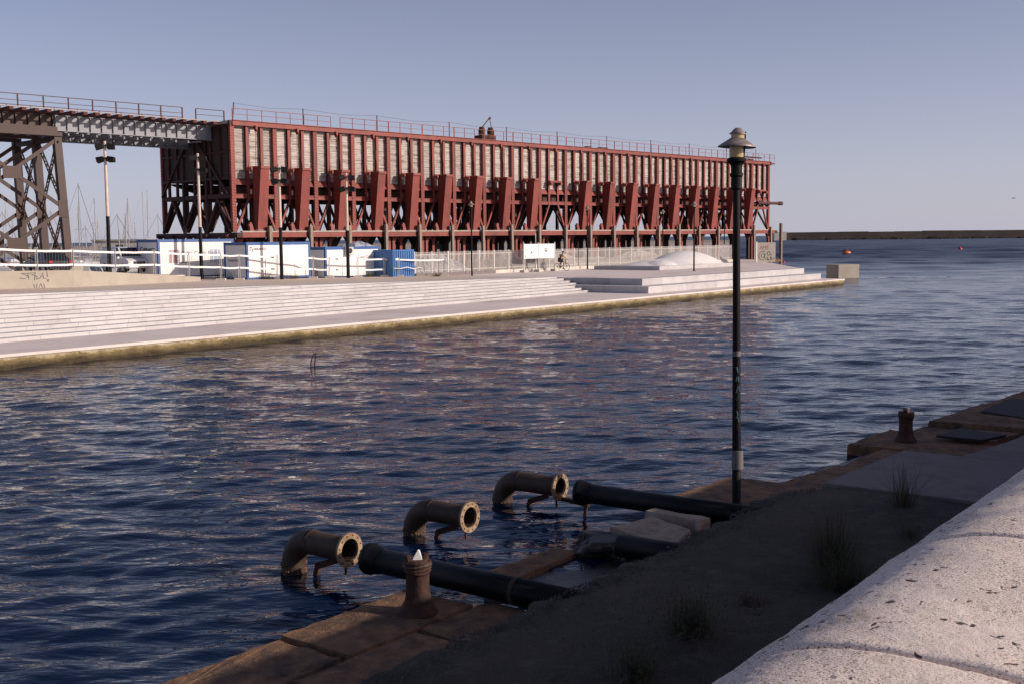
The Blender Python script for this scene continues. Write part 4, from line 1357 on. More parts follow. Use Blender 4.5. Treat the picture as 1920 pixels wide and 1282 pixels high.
# sign boards
def board(a, b, w, label, marks):
    x, y, _ = FQ(a, b)
    r = E('sign_board', (x, y, 1.5), F_ROT - R(8), label, 'sign board', 'white information boards')
    O('panel', MB().box(0, w, -.03, .03, 1.18, 2.45), m_white, parent=r, bevel=.01)
    for px in (-.07, w + .02):
        p = O('post', MB().box(px, px + .07, -.04, .04, 0, 2.55), m_pale, parent=r)
        O('foot', MB().box(px - .22, px + .3, -.3, .3, 0, .2), m_kerb, parent=p, bevel=.03)
    for mk in marks:
        O('print', MB().box(mk[0], mk[1], -.034, -.0305, mk[2], mk[3]), mk[4], parent=r)
    return r
board(78.9, 60.0, 1.75, 'white information board left of its twin, a small grey triangle in its middle',
      [(.12, .2, 2.25, 2.3, m_inkgrey), (.12, .45, 1.98, 2.02, m_inkgrey), (1.5, 1.6, 2.05, 2.12, m_inkgrey), (1.45, 1.6, 1.82, 1.86, m_inkgrey), (1.5, 1.55, 1.4, 1.46, m_inkgrey), (.1, .2, 1.35, 1.45, m_ink), (.1, .16, 1.7, 1.74, m_inkgrey)])
tb = [o for o in bpy.data.objects if o.name.startswith('sign_board')][-1]
O('triangle_print', MB().add([(.72, -.034, 1.62), (1.05, -.034, 1.62), (.9, -.034, 1.86)], [(0, 1, 2)]), m_inkgrey, parent=tb)
board(81.0, 60.0, 2.0, 'white information board beside the cyclist, a small dark picture in its middle',
      [(.75, 1.1, 1.80, 2.08, m_inkgrey), (.8, 1.05, 1.88, 2.02, m_white), (.75, 1.1, 1.76, 1.81, m_ink), (1.45, 1.5, 2.2, 2.35, m_inkgrey), (.6, .85, 1.3, 1.33, m_inkgrey), (.85, .95, 1.42, 1.46, m_inkgrey), (1.2, 1.3, 1.95, 2.0, m_inkblue)])
# tall slim white pole between the boards
x, y, _ = FQ(81.0, 60.3)
O('flag_pole', MB().tube([(0, 0, 0), (0, 0, 3.4)], .035, 8).tube([(0, 0, 0), (0, 0, .12)], .15, 8), m_pale, loc=(x, y, 1.5), label='thin white pole rising between the two sign boards', cat='pole')

# white mound sculpture
sc = E('mound_sculpture', FQ(88, 51.8, 1.5), F_ROT, 'smooth white mound sculpture on a low marble slab', 'sculpture')
O('base_slab', MB().box(0, 15.7, 0, 7.0, 0, .36), m_marble, parent=sc, bevel=.02)
def mound():
    n, m_ = 110, 56
    mb = MB()
    lob = [(10.6, 3.4, 5.1, 3.3, 1.2, 1.1), (5.4, 3.2, 4.9, 2.9, .5, 1.1), (3.1, 1.6, 1.6, 1.4, .42, .8)]
    for i in range(n + 1):
        for j in range(m_ + 1):
            x, y = .1 + 15.5 * i / n, .05 + 6.9 * j / m_
            zs = []
            for cx, cy, rx, ry, h, e in lob:
                d2 = ((x - cx) / rx) ** 2 + ((y - cy) / ry) ** 2
                zs.append(h * max(0, 1 - d2) ** e)
            z = (sum(v ** 3 for v in zs)) ** (1 / 3)
            mb.v.append((x, y, .362 + z if z > 1e-4 else .33))
    for i in range(n):
        for j in range(m_):
            k = i * (m_ + 1) + j
            mb.f.append((k, k + m_ + 1, k + m_ + 2, k + 1))
    return mb
O('mound', mound(), m_mound, parent=sc, smooth=True)

# acrylic screen with graffiti at the platform's end
x, y, _ = FQ(119.8, 56.6)
gs = E('screen_panel', (x, y, 1.5), R(20), 'dusty see-through screen covered in graffiti at the seaward end of the fence', 'screen')
O('pane', MB().box(-1.2, 1.2, -.02, .02, .0, 2.2), m_acryl, parent=gs)
lettering('graffiti', 'AME', .62, m_inkred, gs, (-.9, -.022, 1.42), RX)
tfs = lambda u, v: (u, -.025, v)
def ring(cx, cz, r, a0, a1, n=14):
    return [(cx + r * math.cos(R(a0 + (a1 - a0) * i / n)), cz + r * math.sin(R(a0 + (a1 - a0) * i / n))) for i in range(n + 1)]
O('graffiti', strokes([ring(-.5, .72, .5, 60, 290), ring(-.45, .72, .22, 0, 330), ring(.1, .62, .35, 120, 300), ring(.3, .95, .2, 0, 340), ring(.45, .55, .35, 180, 320), [(.6, .3), (.62, .9)], ring(.8, .6, .3, 200, 340)], .028, tfs), m_ink, parent=gs)
O('edge_post', MB().box(-1.36, -1.24, -.06, .06, 0, 2.3), m_white, parent=gs)
# concrete block in the water
cbk = O('concrete_block', MB().box(0, 2.5, 0, 2.2, -1.0, 1.42), m_wall, loc=(33.6, 117.0, 0), rot=(0, 0, R(18)), label='square concrete block standing in the water beyond the platform', cat='block', bevel=.04)

# ================================================================== cars
def car(name, loc, heading, label, paint, van=False):
    r = E(name, loc, heading, label, 'car')
    hw = .88
    if van:
        prof = [(-2.1, .3), (2.0, .3), (2.1, .55), (2.05, .85), (1.75, 1.0), (1.0, 1.08), (-2.08, 1.08), (-2.15, .6)]
        cab = [(1.05, 1.08), (.45, 1.78), (-1.95, 1.82), (-2.08, 1.08)]
        roof_in = .12
    else:
        prof = [(-2.2, .32), (2.15, .32), (2.25, .5), (2.2, .72), (1.9, .84), (.9, .92), (-1.45, .97), (-2.15, .95), (-2.25, .7)]
        cab = [(1.0, .92), (.25, 1.42), (-.95, 1.44), (-1.75, .97)]
        roof_in = .20
    b = MB()
    m_ = len(prof)
    b.add([(x, -hw + (.04 if z < .4 else 0), z) for x, z in prof] + [(x, hw - (.04 if z < .4 else 0), z) for x, z in prof],
          [tuple(range(m_)), tuple(reversed(range(m_, 2 * m_)))] + [(i, m_ + i, m_ + (i + 1) % m_, (i + 1) % m_) for i in range(m_)])
    body = O('body', b, paint, parent=r, bevel=.07)
    def cabv(s):
        return [(x, s * (hw - .03 - (roof_in if z > 1.2 else 0)), z) for x, z in cab]
    b = MB()
    b.add(cabv(-1) + cabv(1), [(0, 1, 2, 3), (7, 6, 5, 4), (0, 4, 5, 1), (1, 5, 6, 2), (2, 6, 7, 3), (3, 7, 4, 0)])
    cb_ = O('cabin', b, paint, parent=r, bevel=.05)
    def pane(name, quad, push):
        c = sum((Vector(p) for p in quad), Vector()) / 4
        q = [tuple(c + (Vector(p) - c) * .86 + Vector(push)) for p in quad]
        O(name, MB().add(q, [(0, 1, 2, 3)]), m_glass, parent=cb_)
    L, Rr = cabv(1), cabv(-1)
    pane('windscreen', [Rr[0], L[0], L[1], Rr[1]], (.02, 0, .015))
    pane('rear_window', [L[3], Rr[3], Rr[2], L[2]], (-.02, 0, .012))
    for s, V_ in ((1, L), (-1, Rr)):
        mid = [(V_[0][i] + V_[3][i]) / 2 for i in range(3)]
        mid2 = [(V_[1][i] + V_[2][i]) / 2 for i in range(3)]
        if van: mid[0], mid2[0] = .2, .15
        pane('side_window', [V_[0], mid, mid2, V_[1]], (0, s * .02, .005))
        if not van:
            pane('side_window', [mid, V_[3], V_[2], mid2], (0, s * .02, .005))
    for x in (1.35, -1.35):
        for s in (-1, 1):
            w = O('wheel', MB().tube([(x, s * (hw - .2), .32), (x, s * (hw + .01), .32)], .32, 18), m_tyre, parent=r)
            O('rim', MB().tube([(x, s * (hw + .008), .32), (x, s * (hw + .02), .32)], .2, 14), m_galv, parent=w)
    for s in (-1, 1):
        O('headlight', MB().box(2.0 if van else 2.13, 2.13 if van else 2.24, s * .72 - .15, s * .72 + .15, .66, .84), m_galv, parent=r, bevel=.03)
        O('tail_light', MB().box(-2.17 if van else -2.27, -2.08 if van else -2.16, s * .70 - .14, s * .70 + .14, .72, .9), m_redlamp, parent=r, bevel=.02)
        O('mirror', MB().box(.75, .95, s * .88 - .1 + (.1 if s > 0 else -.1), s * .88 + .1 + (.1 if s > 0 else -.1), .98, 1.14), paint, parent=r, bevel=.03)
    O('front_bumper', MB().box(2.02 if van else 2.18, 2.19 if van else 2.31, -.84, .84, .34, .56), paint, parent=r, bevel=.04)
    O('grille', MB().box(2.08 if van else 2.2, 2.125 if van else 2.265, -.45, .45, .62, .8), m_ink, parent=r, bevel=.02)
    O('number_plate', MB().box(-2.20 if van else -2.275, -2.13 if van else -2.23, -.26, .26, .55, .66), m_white, parent=r)
    return r
for px_, d_, nm in ((96, 80.0, 0), (240, 82.0, 1)):
    x = (px_ - 960) / F * d_ * 1.003
    y = d_
    z = 2.32
    if nm == 0:
        car('parked_car', (x, y, z + .04), R(134), 'dark saloon car parked behind the low wall under the trestle', m_carD)
    else:
        car('parked_van', (x, y, z), R(-44), 'small white van parked beside the leftmost cabin', m_carW, True)

# ================================================================== bicycle and rider
bx, by, _ = FQ(83.7, 59.4)
bike = E('bicycle', (bx, by, 1.5), F_ROT - R(18), 'black bicycle ridden past the sign boards', 'bicycle')
def wheel(x):
    b = MB()
    pts = [(x + .33 * math.cos(2 * math.pi * i / 22), 0, .34 + .33 * math.sin(2 * math.pi * i / 22)) for i in range(23)]
    b.tube(pts, .022, 6, False)
    w = O('wheel', b, m_tyre, parent=bike)
    s = MB()
    for i in range(8):
        a = math.pi * i / 8
        s.tube([(x + .32 * math.cos(a), 0, .34 + .32 * math.sin(a)), (x - .32 * math.cos(a), 0, .34 - .32 * math.sin(a))], .004, 4)
    O('spokes', s, m_galv, parent=w)
wheel(-.52); wheel(.54)
O('frame', MB().tube([(-.52, 0, .34), (-.08, 0, .30), (.40, 0, .80), (-.16, 0, .80), (-.08, 0, .30)], .022, 6).tube([(-.52, 0, .34), (-.16, 0, .80), (-.19, 0, .92)], .018, 6), m_cloth, parent=bike)
O('fork', MB().tube([(.54, 0, .34), (.42, 0, .78), (.39, 0, .95)], .02, 6), m_cloth, parent=bike)
O('handlebar', MB().tube([(.46, -.28, 1.02), (.40, -.1, .98), (.40, .1, .98), (.46, .28, 1.02)], .016, 6), m_cloth, parent=bike)
O('saddle', MB().hexa([(-.34, -.08, .92), (-.04, -.03, .93), (-.04, .03, .93), (-.34, .08, .92), (-.34, -.07, .98), (-.04, -.02, .97), (-.04, .02, .97), (-.34, .07, .98)]), m_cloth, parent=bike, bevel=.01)
O('crank', MB().tube([(-.08, -.12, .30), (-.08, .12, .30)], .07, 8).tube([(-.08, -.1, .30), (.06, -.1, .20)], .012, 5).tube([(-.08, .1, .30), (-.22, .1, .40)], .012, 5), m_galv, parent=bike)

def skin_body(name, verts, edges, radii, mat, parent, rootv=0, sub=1):
    me = bpy.data.meshes.new(name)
    me.from_pydata(verts, edges, [])
    o = bpy.data.objects.new(name, me)
    COL.objects.link(o)
    m = o.modifiers.new('skin', 'SKIN')
    for i, r_ in enumerate(radii):
        rr = r_ if isinstance(r_, tuple) else (r_, r_)
        me.skin_vertices[0].data[i].radius = rr
        me.skin_vertices[0].data[i].use_root = (i == rootv)
    s = o.modifiers.new('sub', 'SUBSURF'); s.levels = sub; s.render_levels = sub
    bpy.context.view_layer.update()
    dg = bpy.context.evaluated_depsgraph_get()
    out = bpy.data.meshes.new_from_object(o.evaluated_get(dg))
    bpy.data.objects.remove(o)
    out.polygons.foreach_set('use_smooth', [True] * len(out.polygons))
    out.materials.clear()
    return O(name, out, mat, parent=parent)
rider = E('person', (bx, by, 1.5), F_ROT - R(18), 'cyclist in dark cap, black and white backpack and black shorts riding past the sign boards', 'person')
Vb = [(-.16, 0, 1.00), (-.08, 0, 1.18), (.04, 0, 1.38), (.09, 0, 1.47), (.13, 0, 1.55), (.16, 0, 1.66),
      (.03, -.17, 1.38), (.20, -.22, 1.17), (.42, -.24, 1.05), (.03, .17, 1.38), (.20, .22, 1.17), (.42, .24, 1.05),
      (-.14, -.10, .96), (.20, -.11, .72), (.04, -.11, .30), (.14, -.11, .22),
      (-.14, .10, .96), (.14, .11, .86), (-.16, .11, .50), (-.06, .11, .42)]
Eb = [(0, 1), (1, 2), (2, 3), (3, 4), (4, 5), (2, 6), (6, 7), (7, 8), (2, 9), (9, 10), (10, 11), (0, 12), (12, 13), (13, 14), (14, 15), (0, 16), (16, 17), (17, 18), (18, 19)]
Rb = [.14, .135, .13, .06, .085, .095, .065, .045, .032, .065, .045, .032, .10, .07, .04, .035, .10, .07, .04, .035]
skin_body('body', Vb, Eb, Rb, m_skin, rider)
skin_body('shirt', [(-.16, 0, 1.04), (-.08, 0, 1.18), (.04, 0, 1.38), (.03, -.17, 1.38), (.10, -.2, 1.28), (.03, .17, 1.38), (.10, .2, 1.28)],
          [(0, 1), (1, 2), (2, 3), (3, 4), (2, 5), (5, 6)], [.16, .155, .15, .085, .075, .085, .075], m_ochre, rider)
skin_body('shorts', [(-.16, 0, 1.0), (-.14, -.10, .96), (.10, -.11, .80), (-.14, .10, .96), (.08, .11, .88)], [(0, 1), (1, 2), (0, 3), (3, 4)], [.165, .125, .10, .125, .10], m_cloth, rider)
O('cap', MB().lathe([(.115, 1.66), (.11, 1.72), (.07, 1.775), (0, 1.79)], 12, Matrix.Translation((.16, 0, 0))).box(.25, .34, -.06, .06, 1.66, 1.675), m_cloth, parent=rider, smooth=False)
bp = O('backpack', MB().hexa([(-.36, -.15, 1.10), (-.20, -.15, 1.06), (-.20, .15, 1.06), (-.36, .15, 1.10), (-.18, -.13, 1.50), (-.06, -.13, 1.46), (-.06, .13, 1.46), (-.18, .13, 1.50)]), m_cloth, bevel=.05,
        label='black backpack with a white patch on the cyclist back', cat='backpack')
bp.location = rider.location; bp.rotation_euler = rider.rotation_euler
O('patch', MB().hexa([(-.38, -.09, 1.17), (-.345, -.09, 1.17), (-.345, .09, 1.17), (-.38, .09, 1.17), (-.28, -.08, 1.38), (-.245, -.08, 1.38), (-.245, .08, 1.38), (-.28, .08, 1.38)]), m_white, parent=bp, bevel=.02)
for s, zf, xf in ((-1, .20, .12), (1, .40, -.08)):
    O('shoe', MB().hexa([(xf - .1, s * .11 - .045, zf - .03), (xf + .16, s * .11 - .04, zf - .05), (xf + .16, s * .11 + .04, zf - .05), (xf - .1, s * .11 + .045, zf - .03), (xf - .1, s * .11 - .04, zf + .06), (xf + .1, s * .11 - .03, zf + .03), (xf + .1, s * .11 + .03, zf + .03), (xf - .1, s * .11 + .04, zf + .06)]), m_cloth, parent=rider, bevel=.015)

# ================================================================== marina and open water
def hull_mesh():
    mb = MB()
    st = [(-4.2, 1.1, .9), (-3, 1.4, .92), (0, 1.55, .98), (2.4, 1.1, 1.1), (4.4, .05, 1.25)]
    for x, w, z in st:
        mb.v += [(x, -w, z), (x * .95, -w * .75, .15), (x * .9, 0, -.35), (x * .95, w * .75, .15), (x, w, z)]
    for i in range(len(st) - 1):
        for j in range(4):
            a = i * 5 + j
            mb.f.append((a, a + 1, a + 6, a + 5))
    mb.f.append((0, 4, 3, 2, 1))
    for i in range(len(st) - 1):
        a = i * 5
        mb.f.append((a, a + 5, a + 9, a + 4))
    return mb.mesh('hull', False)
me_hull = hull_mesh()
me_cab = MB().hexa([(-1.4, -.8, .95), (2.0, -.6, 1.0), (2.0, .6, 1.0), (-1.4, .8, .95), (-1.3, -.7, 1.5), (1.4, -.45, 1.4), (1.4, .45, 1.4), (-1.3, .7, 1.5)]).mesh('cabin_top')
random.seed(14)
masts = [(5, 398), (16, 378), (40, 392), (72, 382), (146, 345), (152, 385), (179, 373), (187, 412), (222, 402), (248, 372), (269, 361), (282, 357), (297, 402), (243, 400),
         (175, 418), (236, 425), (162, 424), (205, 414), (130, 402), (258, 418), (96, 396), (28, 410)]
for i, (px_, py_) in enumerate(masts):
    d = random.uniform(165, 235)
    yh = 456.2 - .01 * px_
    x = (px_ - 960) / F * d
    zt = CAM_H + (yh - py_) * d / F
    near = 'seen through the trestle legs' if px_ < 125 else ('between the trestle and the first floodlight post' if px_ < 200 else 'between the first floodlight post and the pier')
    order = sum(1 for q in masts if q[0] < px_ and ((q[0] < 125) == (px_ < 125)) and ((q[0] < 200) == (px_ < 200))) + 1
    words = ['first', 'second', 'third', 'fourth', 'fifth', 'sixth', 'seventh', 'eighth', 'ninth', 'tenth']
    r = E('sailing_boat', (x, d, 0), random.uniform(-.4, .4) + R(100 if i % 2 else 10), '%s sailing boat from the left %s' % (words[order - 1], near), 'sailing boat', 'sailing boats in the marina')
    O('hull', me_hull, m_hull, parent=r)
    O('cabin_top', me_cab, m_hull, parent=r)
    lean = random.uniform(-.02, .02)
    O('mast', MB().tube([(.6, 0, .9), (.6 + lean * zt, lean * zt, zt)], [.085, .055], 6), m_alu, parent=r)
    O('boom', MB().tube([(.5, 0, 2.1), (-3.2, 0, 2.2)], .09, 6), m_blue if i % 3 == 0 else m_alu, parent=r)
    O('rigging', MB().tube([(4.3, 0, 1.25), (.6 + lean * zt, lean * zt, zt - .3)], .03, 4).tube([(-4.0, 0, .95), (.6 + lean * zt, lean * zt, zt)], .02, 4).tube([(.5, 1.3, 1), (.6 + lean * zt * .9, lean * zt, zt * .9)], .02, 4), m_ink if i % 4 == 0 else m_alu, parent=r)
    O('spreader', MB().beam((.6 + lean * zt * .6, -.8, zt * .62), (.6 + lean * zt * .6, .8, zt * .62), .05), m_alu, parent=r)
hw_ = E('harbour_mole', (-10, 215, 0), R(-4), 'low grey harbour mole behind the pier legs', 'mole')
O('mole_body', MB().box(-140, 52, 0, 8, -1, 3.2), m_walk, parent=hw_)
O('mole_parapet', MB().box(-140, 52, 6, 7, 3.2, 3.7), m_wall, parent=hw_)
mbt = E('motor_boat', (-6.3, 172, 0), R(8), 'white motor cruiser moored behind the pier legs', 'motor boat')
O('hull', me_hull, m_hull, parent=mbt, scale=(1.0, 1.1, 1.5))
O('superstructure', MB().hexa([(-2.5, -1.1, 1.4), (2.0, -.9, 1.5), (2.0, .9, 1.5), (-2.5, 1.1, 1.4), (-2.2, -.9, 2.9), (.6, -.7, 2.8), (.6, .7, 2.8), (-2.2, .9, 2.9)]), m_hull, parent=mbt, bevel=.1)
O('window', MB().box(-2.0, .7, -1.06, 1.06, 1.95, 2.4), m_glass, parent=mbt)
for x, d, w, h, lab in ((-36, 190, 9, 4.6, 'pale harbour building seen through the trestle legs'), (-13, 208, 5, 4.4, 'small pale harbour hut behind the pier legs')):
    r = E('harbour_building', (x * d / 105 if x < -20 else x, d, 0), 0, lab, 'building')
    O('wall', MB().box(-w / 2, w / 2, 0, 5, 0, h), m_kerb, parent=r)
    O('roof', MB().box(-w / 2 - .2, w / 2 + .2, -.2, 5.2, h, h + .3), m_wall, parent=r)
    O('window', MB().box(-.6, .6, -.02, .0, h - 1.8, h - .6), m_glass, parent=r)
def buoy(x, y, r_, mat, lab):
    z = MB().lathe([(0, -r_), (r_ * .7, -r_ * .7), (r_, 0), (r_ * .7, r_ * .7), (r_ * .2, r_), (r_ * .2, r_ * 1.2), (0, r_ * 1.2)], 14)
    O('buoy', z, mat, loc=(x, y, r_ * .45), smooth=True, label=lab, cat='buoy', group='buoys in the open water')
buoy(43.5, 182, .28, m_pink, 'small red buoy floating next to the seaward end of the pier')
buoy(122, 310, .55, m_pink, 'red buoy far out at the right in front of the breakwater')
ky = E('swimmer_float', (76.5, 260, 0), R(5), 'orange float with a dark swimmer beside it far out beyond the concrete block', 'float')
O('float_body', MB().lathe([(0, -1.0), (.4, -.8), (.55, 0), (.4, .8), (0, 1.0)], 12, Matrix.Translation((0, 0, .3)) @ Matrix.Rotation(R(90), 4, 'Y')), m_orange, parent=ky, smooth=True)
O('float_handle', MB().tube([(-.9, 0, .7), (-.6, 0, 1.0), (0, 0, .85)], .15, 6), m_cloth, parent=ky)
kl = E('rowing_float', (82, 262, 0), R(8), 'dark flat raft lying low in the water right of the orange float', 'raft')
O('deck', MB().hexa([(-2, -.5, -.1), (4, -.3, -.1), (4, .3, -.1), (-2, .5, -.1), (-2, -.5, .22), (4.4, -.1, .15), (4.4, .1, .15), (-2, .5, .22)]), m_rock, parent=kl)
O('seat', MB().box(-1.5, -.4, -.4, .4, .221, .5), m_rock, parent=kl, bevel=.05)
# bent rod in the dock
rx, ry = (577 - 960) / F * 41, 41
O('bent_rod', MB().tube([(0, 0, -.3), (.06, 0, .05), (.12, 0, .28), (.20, 0, .42), (.25, 0, .44), (.24, 0, .3), (.20, 0, .05), (.2, 0, -.3)], .022, 7), m_cloth, loc=(rx, ry, 0), label='thin black bent rod sticking out of the water near the far steps', cat='rod')
# gull
gl = E('gull', (61.5, 140, 8.7), R(30), 'tiny gull flying in the right part of the sky', 'bird')
gl.scale = (.55, .55, .55)
skin_body('body', [(-.25, 0, 0), (-.1, 0, .01), (.12, 0, .02), (.24, 0, .05), (.30, 0, .05), (-.02, -.25, .10), (-.1, -.6, .04), (-.02, .25, .10), (-.1, .6, .04)],
          [(0, 1), (1, 2), (2, 3), (3, 4), (1, 5), (5, 6), (1, 7), (7, 8)], [.02, .07, .07, .04, .015, (.03, .09), (.012, .03), (.03, .09), (.012, .03)], m_inkgrey, gl, 1)
# ================================================================== near quay: pipes, bollards, lamp, plants
def elbow_pipe(a, b, bf, zc, label):
    # rises out of the water, bends and ends in a bolted flange facing the near quay
    x, y, _ = NQ(a, b)
    r = E('discharge_pipe', (x, y, 0), N_ROT - R(90), label, 'pipe', 'rusty elbow pipes rising from the water')
    L = b - bf                                        # local +x points to the near quay
    rad, rb = .165, .36
    pts = [(0, 0, -.7), (0, 0, zc - rb)]
    for i in range(1, 9):
        t = math.pi / 2 * i / 8
        pts.append((rb - rb * math.cos(t), 0, zc - rb + rb * math.sin(t)))
    pts.append((L - .02, 0, zc))
    O('pipe_bend', MB().tube(pts[:10], rad, 26, False), m_pipe, parent=r, smooth=True)
    O('pipe_run', MB().tube(pts[9:], rad - .001, 26, False), m_pipe, parent=r, smooth=True)
    O('pipe_bore', MB().tube([(L - .6, 0, zc), (L - .001, 0, zc)], rad - .014, 26, False).tube([(L - .61, 0, zc), (L - .6, 0, zc)], rad - .014, 20), m_bollard, parent=r)
    O('weld', MB().tube([(rb + .02, 0, zc), (rb + .045, 0, zc)], rad + .006, 26), m_pipe, parent=r)
    Mx = Matrix.Translation((L, 0, zc)) @ Matrix.Rotation(R(90), 4, 'Y')
    fl = O('flange', MB().lathe([(rad - .012, .0), (.228, .0), (.228, .035), (rad - .012, .035), (rad - .012, .0)], 32, Mx), m_flange, parent=r)
    for k in range(12):
        t = 2 * math.pi * (k + .5) / 12
        p = Vector((L + .036, .197 * math.cos(t), zc + .197 * math.sin(t)))
        O('bolt_hole', MB().tube([p - Vector((.006, 0, 0)), p + Vector((.004, 0, 0))], .0135, 8), m_bollard, parent=fl)
    rr = random.Random(int(a * 7))
    cr = MB()
    for k in range(70):
        t = rr.uniform(0, 6.283); zz = rr.triangular(-.05, .16, .02); q = rr.uniform(.012, .03)
        c = Vector((rad * math.cos(t), rad * math.sin(t), zz))
        o_ = Vector((math.cos(t), math.sin(t), 0)); sd = Vector((-math.sin(t), math.cos(t), 0))
        cr.add([c + sd * q, c + Vector((0, 0, q)), c - sd * q, c - Vector((0, 0, q)), c + o_ * q * .8], [(0, 1, 4), (1, 2, 4), (2, 3, 4), (3, 0, 4)])
    O('barnacle_crust', cr, m_slab, parent=r, kind='stuff')
    # broken support bracket hanging below
    O('bracket', MB().beam((L - .25, .03, zc - rad - .02), (L - .62, .05, zc - rad - .16), .05, .09).beam((L - .62, .05, zc - rad - .13), (L - .70, .04, -.15), .06, .07).beam((L - .06, 0, zc - .2), (L - .05, 0, zc - .34), .025), m_bollard, parent=r)
    return r
elbow_pipe(10.33, 11.55, 10.50, .47, 'rusty elbow pipe nearest the camera, its flange facing the nearest black pipe')
elbow_pipe(12.72, 11.5, 10.42, .43, 'middle rusty elbow pipe with no black pipe in front of it')
p3_ = elbow_pipe(15.18, 11.68, 10.50, .42, 'farthest rusty elbow pipe, opposite the far black pipe')
O('pipe_strut', MB().beam((1.1, .05, .22), (1.75, .02, .19), .06).tube([(1.72, .0, .2), (1.62, .05, -.2)], .03, 6), m_bollard, parent=p3_)
def black_pipe(a, b0, b1, z0, z1, label, ring=None, collar=True):
    x, y, _ = NQ(a, b0)
    r = E('outfall_pipe', (x, y, z0), N_ROT - R(90), label, 'pipe', 'black plastic pipes on the quay edge')
    L = b0 - b1
    sl = (z1 - z0)
    O('pipe_run', MB().tube([(0, 0, 0), (L, 0, sl)], .158, 28, True), m_blackpipe, parent=r, smooth=False)
    o = r.children[0].data
    o.polygons.foreach_set('use_smooth', [len(p.vertices) == 4 for p in o.polygons])
    if collar:
        O('end_collar', MB().lathe([(.12, -.02), (.205, -.02), (.205, .05), (.19, .06), (.175, .18), (.159, .22)], 28, Matrix.Rotation(R(90), 4, 'Y')), m_blackpipe, parent=r, smooth=True)
    if ring:
        O('band', MB().lathe([(.159, -.03), (.172, -.025), (.172, .025), (.159, .03)], 28, Matrix.Translation((ring, 0, sl * ring / L)) @ Matrix.Rotation(R(90), 4, 'Y')), m_apron, parent=r)
    return r
black_pipe(10.33, 10.10, 6.3, .42, .42, 'long black plastic pipe behind the near bollard', 2.35)
black_pipe(12.95, 7.95, 6.3, .34, .36, 'short black pipe stub coming out below the apron by the boulders', None, False)
black_pipe(15.13, 10.05, 6.3, .40, .42, 'long black plastic pipe pointing at the farthest elbow pipe, beside the street lamp', None)

def bollard(a, b, z, label, cup, rz):
    x, y, _ = NQ(a, b)
    r = E('mooring_bollard', (x, y, z), rz, label, 'bollard', 'rusty mooring bollards on the near quay')
    rr = random.Random(int(a * 10))
    mb = MB()
    prof = [(.225, 0), (.225, .03), (.21, .05), (.185, .09), (.15, .16), (.138, .22), (.13, .35), (.128, .48), (.14, .52), (.0, .52)]
    n = 22
    for i, (rad, zz) in enumerate(prof):
        for k in range(n):
            t = 2 * math.pi * k / n
            flute = 1 + (.06 * math.cos(4 * t) if .03 < zz < .5 else 0) + rr.uniform(-.02, .02)
            mb.v.append((rad * flute * math.cos(t), rad * flute * math.sin(t), zz))
    for i in range(len(prof) - 1):
        for k in range(n):
            p, q = i * n + k, i * n + (k + 1) % n
            mb.f.append((p, q, q + n, p + n))
    O('shaft', mb, m_bollard, parent=r, smooth=True)
    for zz, rad in ((.50, .135), (.535, .142), (.57, .148), (.60, .14)):
        pts = [(rad * math.cos(2 * math.pi * i / 18) + rr.uniform(-.006, .006), rad * math.sin(2 * math.pi * i / 18), zz + .012 * math.sin(i * .7 + zz * 40)) for i in range(19)]
        O('rope_turn', MB().tube(pts, .022, 7, False), m_bollard if zz != .57 else m_pipe, parent=r)
    O('head', MB().lathe([(.12, .52), (.125, .60), (.10, .63), (0, .63)], 14), m_bollard, parent=r)
    for s in (-1, 1):
        O('horn', MB().hexa([(s * .09 - .03, -.035, .60), (s * .09 + .03, -.035, .60), (s * .09 + .03, .035, .60), (s * .09 - .03, .035, .60),
                             (s * .115 - .025, -.03, .685), (s * .115 + .025, -.03, .69), (s * .115 + .025, .03, .69), (s * .115 - .025, .03, .685)]), m_bollard, parent=r, bevel=.01)
    if cup == 'shard':
        c = O('plastic_cup', MB().add([(-.05, -.045, 0), (.06, -.04, 0), (.05, .05, 0), (-.055, .04, 0), (.012, -.012, .115), (.03, .01, .10)], [(0, 1, 4), (1, 5, 4), (1, 2, 5), (2, 3, 5), (3, 4, 5), (3, 0, 4), (3, 2, 1, 0)]), m_white,
              label='crumpled white plastic scrap on top of the near bollard', cat='litter')
    else:
        c = O('plastic_cup', MB().lathe([(.06, 0), (.075, .07), (.06, .085), (0, .085)], 14), m_wrap, label='pale round lid on top of the far bollard', cat='litter')
    c.location = (x, y, z + .634)
bollard(9.45, 8.50, .25, 'rusty mooring bollard with rope turns on the brown slab in the foreground', 'shard', .4)
bollard(23.6, 7.55, .21, 'dark mooring bollard at the water edge at the right', 'lid', 1.2)

# the big street lamp
lx, ly, _ = NQ(16.25, 7.83)
big = E('street_lamp', (lx, ly, .25), R(20), 'tall black street lamp with a conical shade on the near quay', 'street lamp', 'ornamental street lamps')
big.rotation_euler = (0, R(-.45), R(0))
lamp_parts(big, 5.95)
big.scale = (1, 1, .985)
O('sticker', MB().lathe([(.0655, 2.42), (.0652, 2.50)], 20), m_wrap, parent=big)
O('wrap', MB().lathe([(.085, .60), (.092, .62), (.088, .9), (.075, .91)], 20, Matrix.Translation((.014, -.01, 0))), m_wrap, parent=big)
O('hatch_opening', MB().box(.015, .055, -.071, -.04, .93, 1.25), m_ink, parent=big)
sp_ = MB()
for zz in (2.2, 2.05, 1.9, 1.78, 1.5, 1.42):
    sp_.tube([(.0645 * math.cos(-1.9 + .22 * i), .0645 * math.sin(-1.9 + .22 * i), zz + .06 * math.sin(i * 1.3 + zz * 9)) for i in range(7)], .007, 4)
O('spray_tag', sp_, m_teal, parent=big)

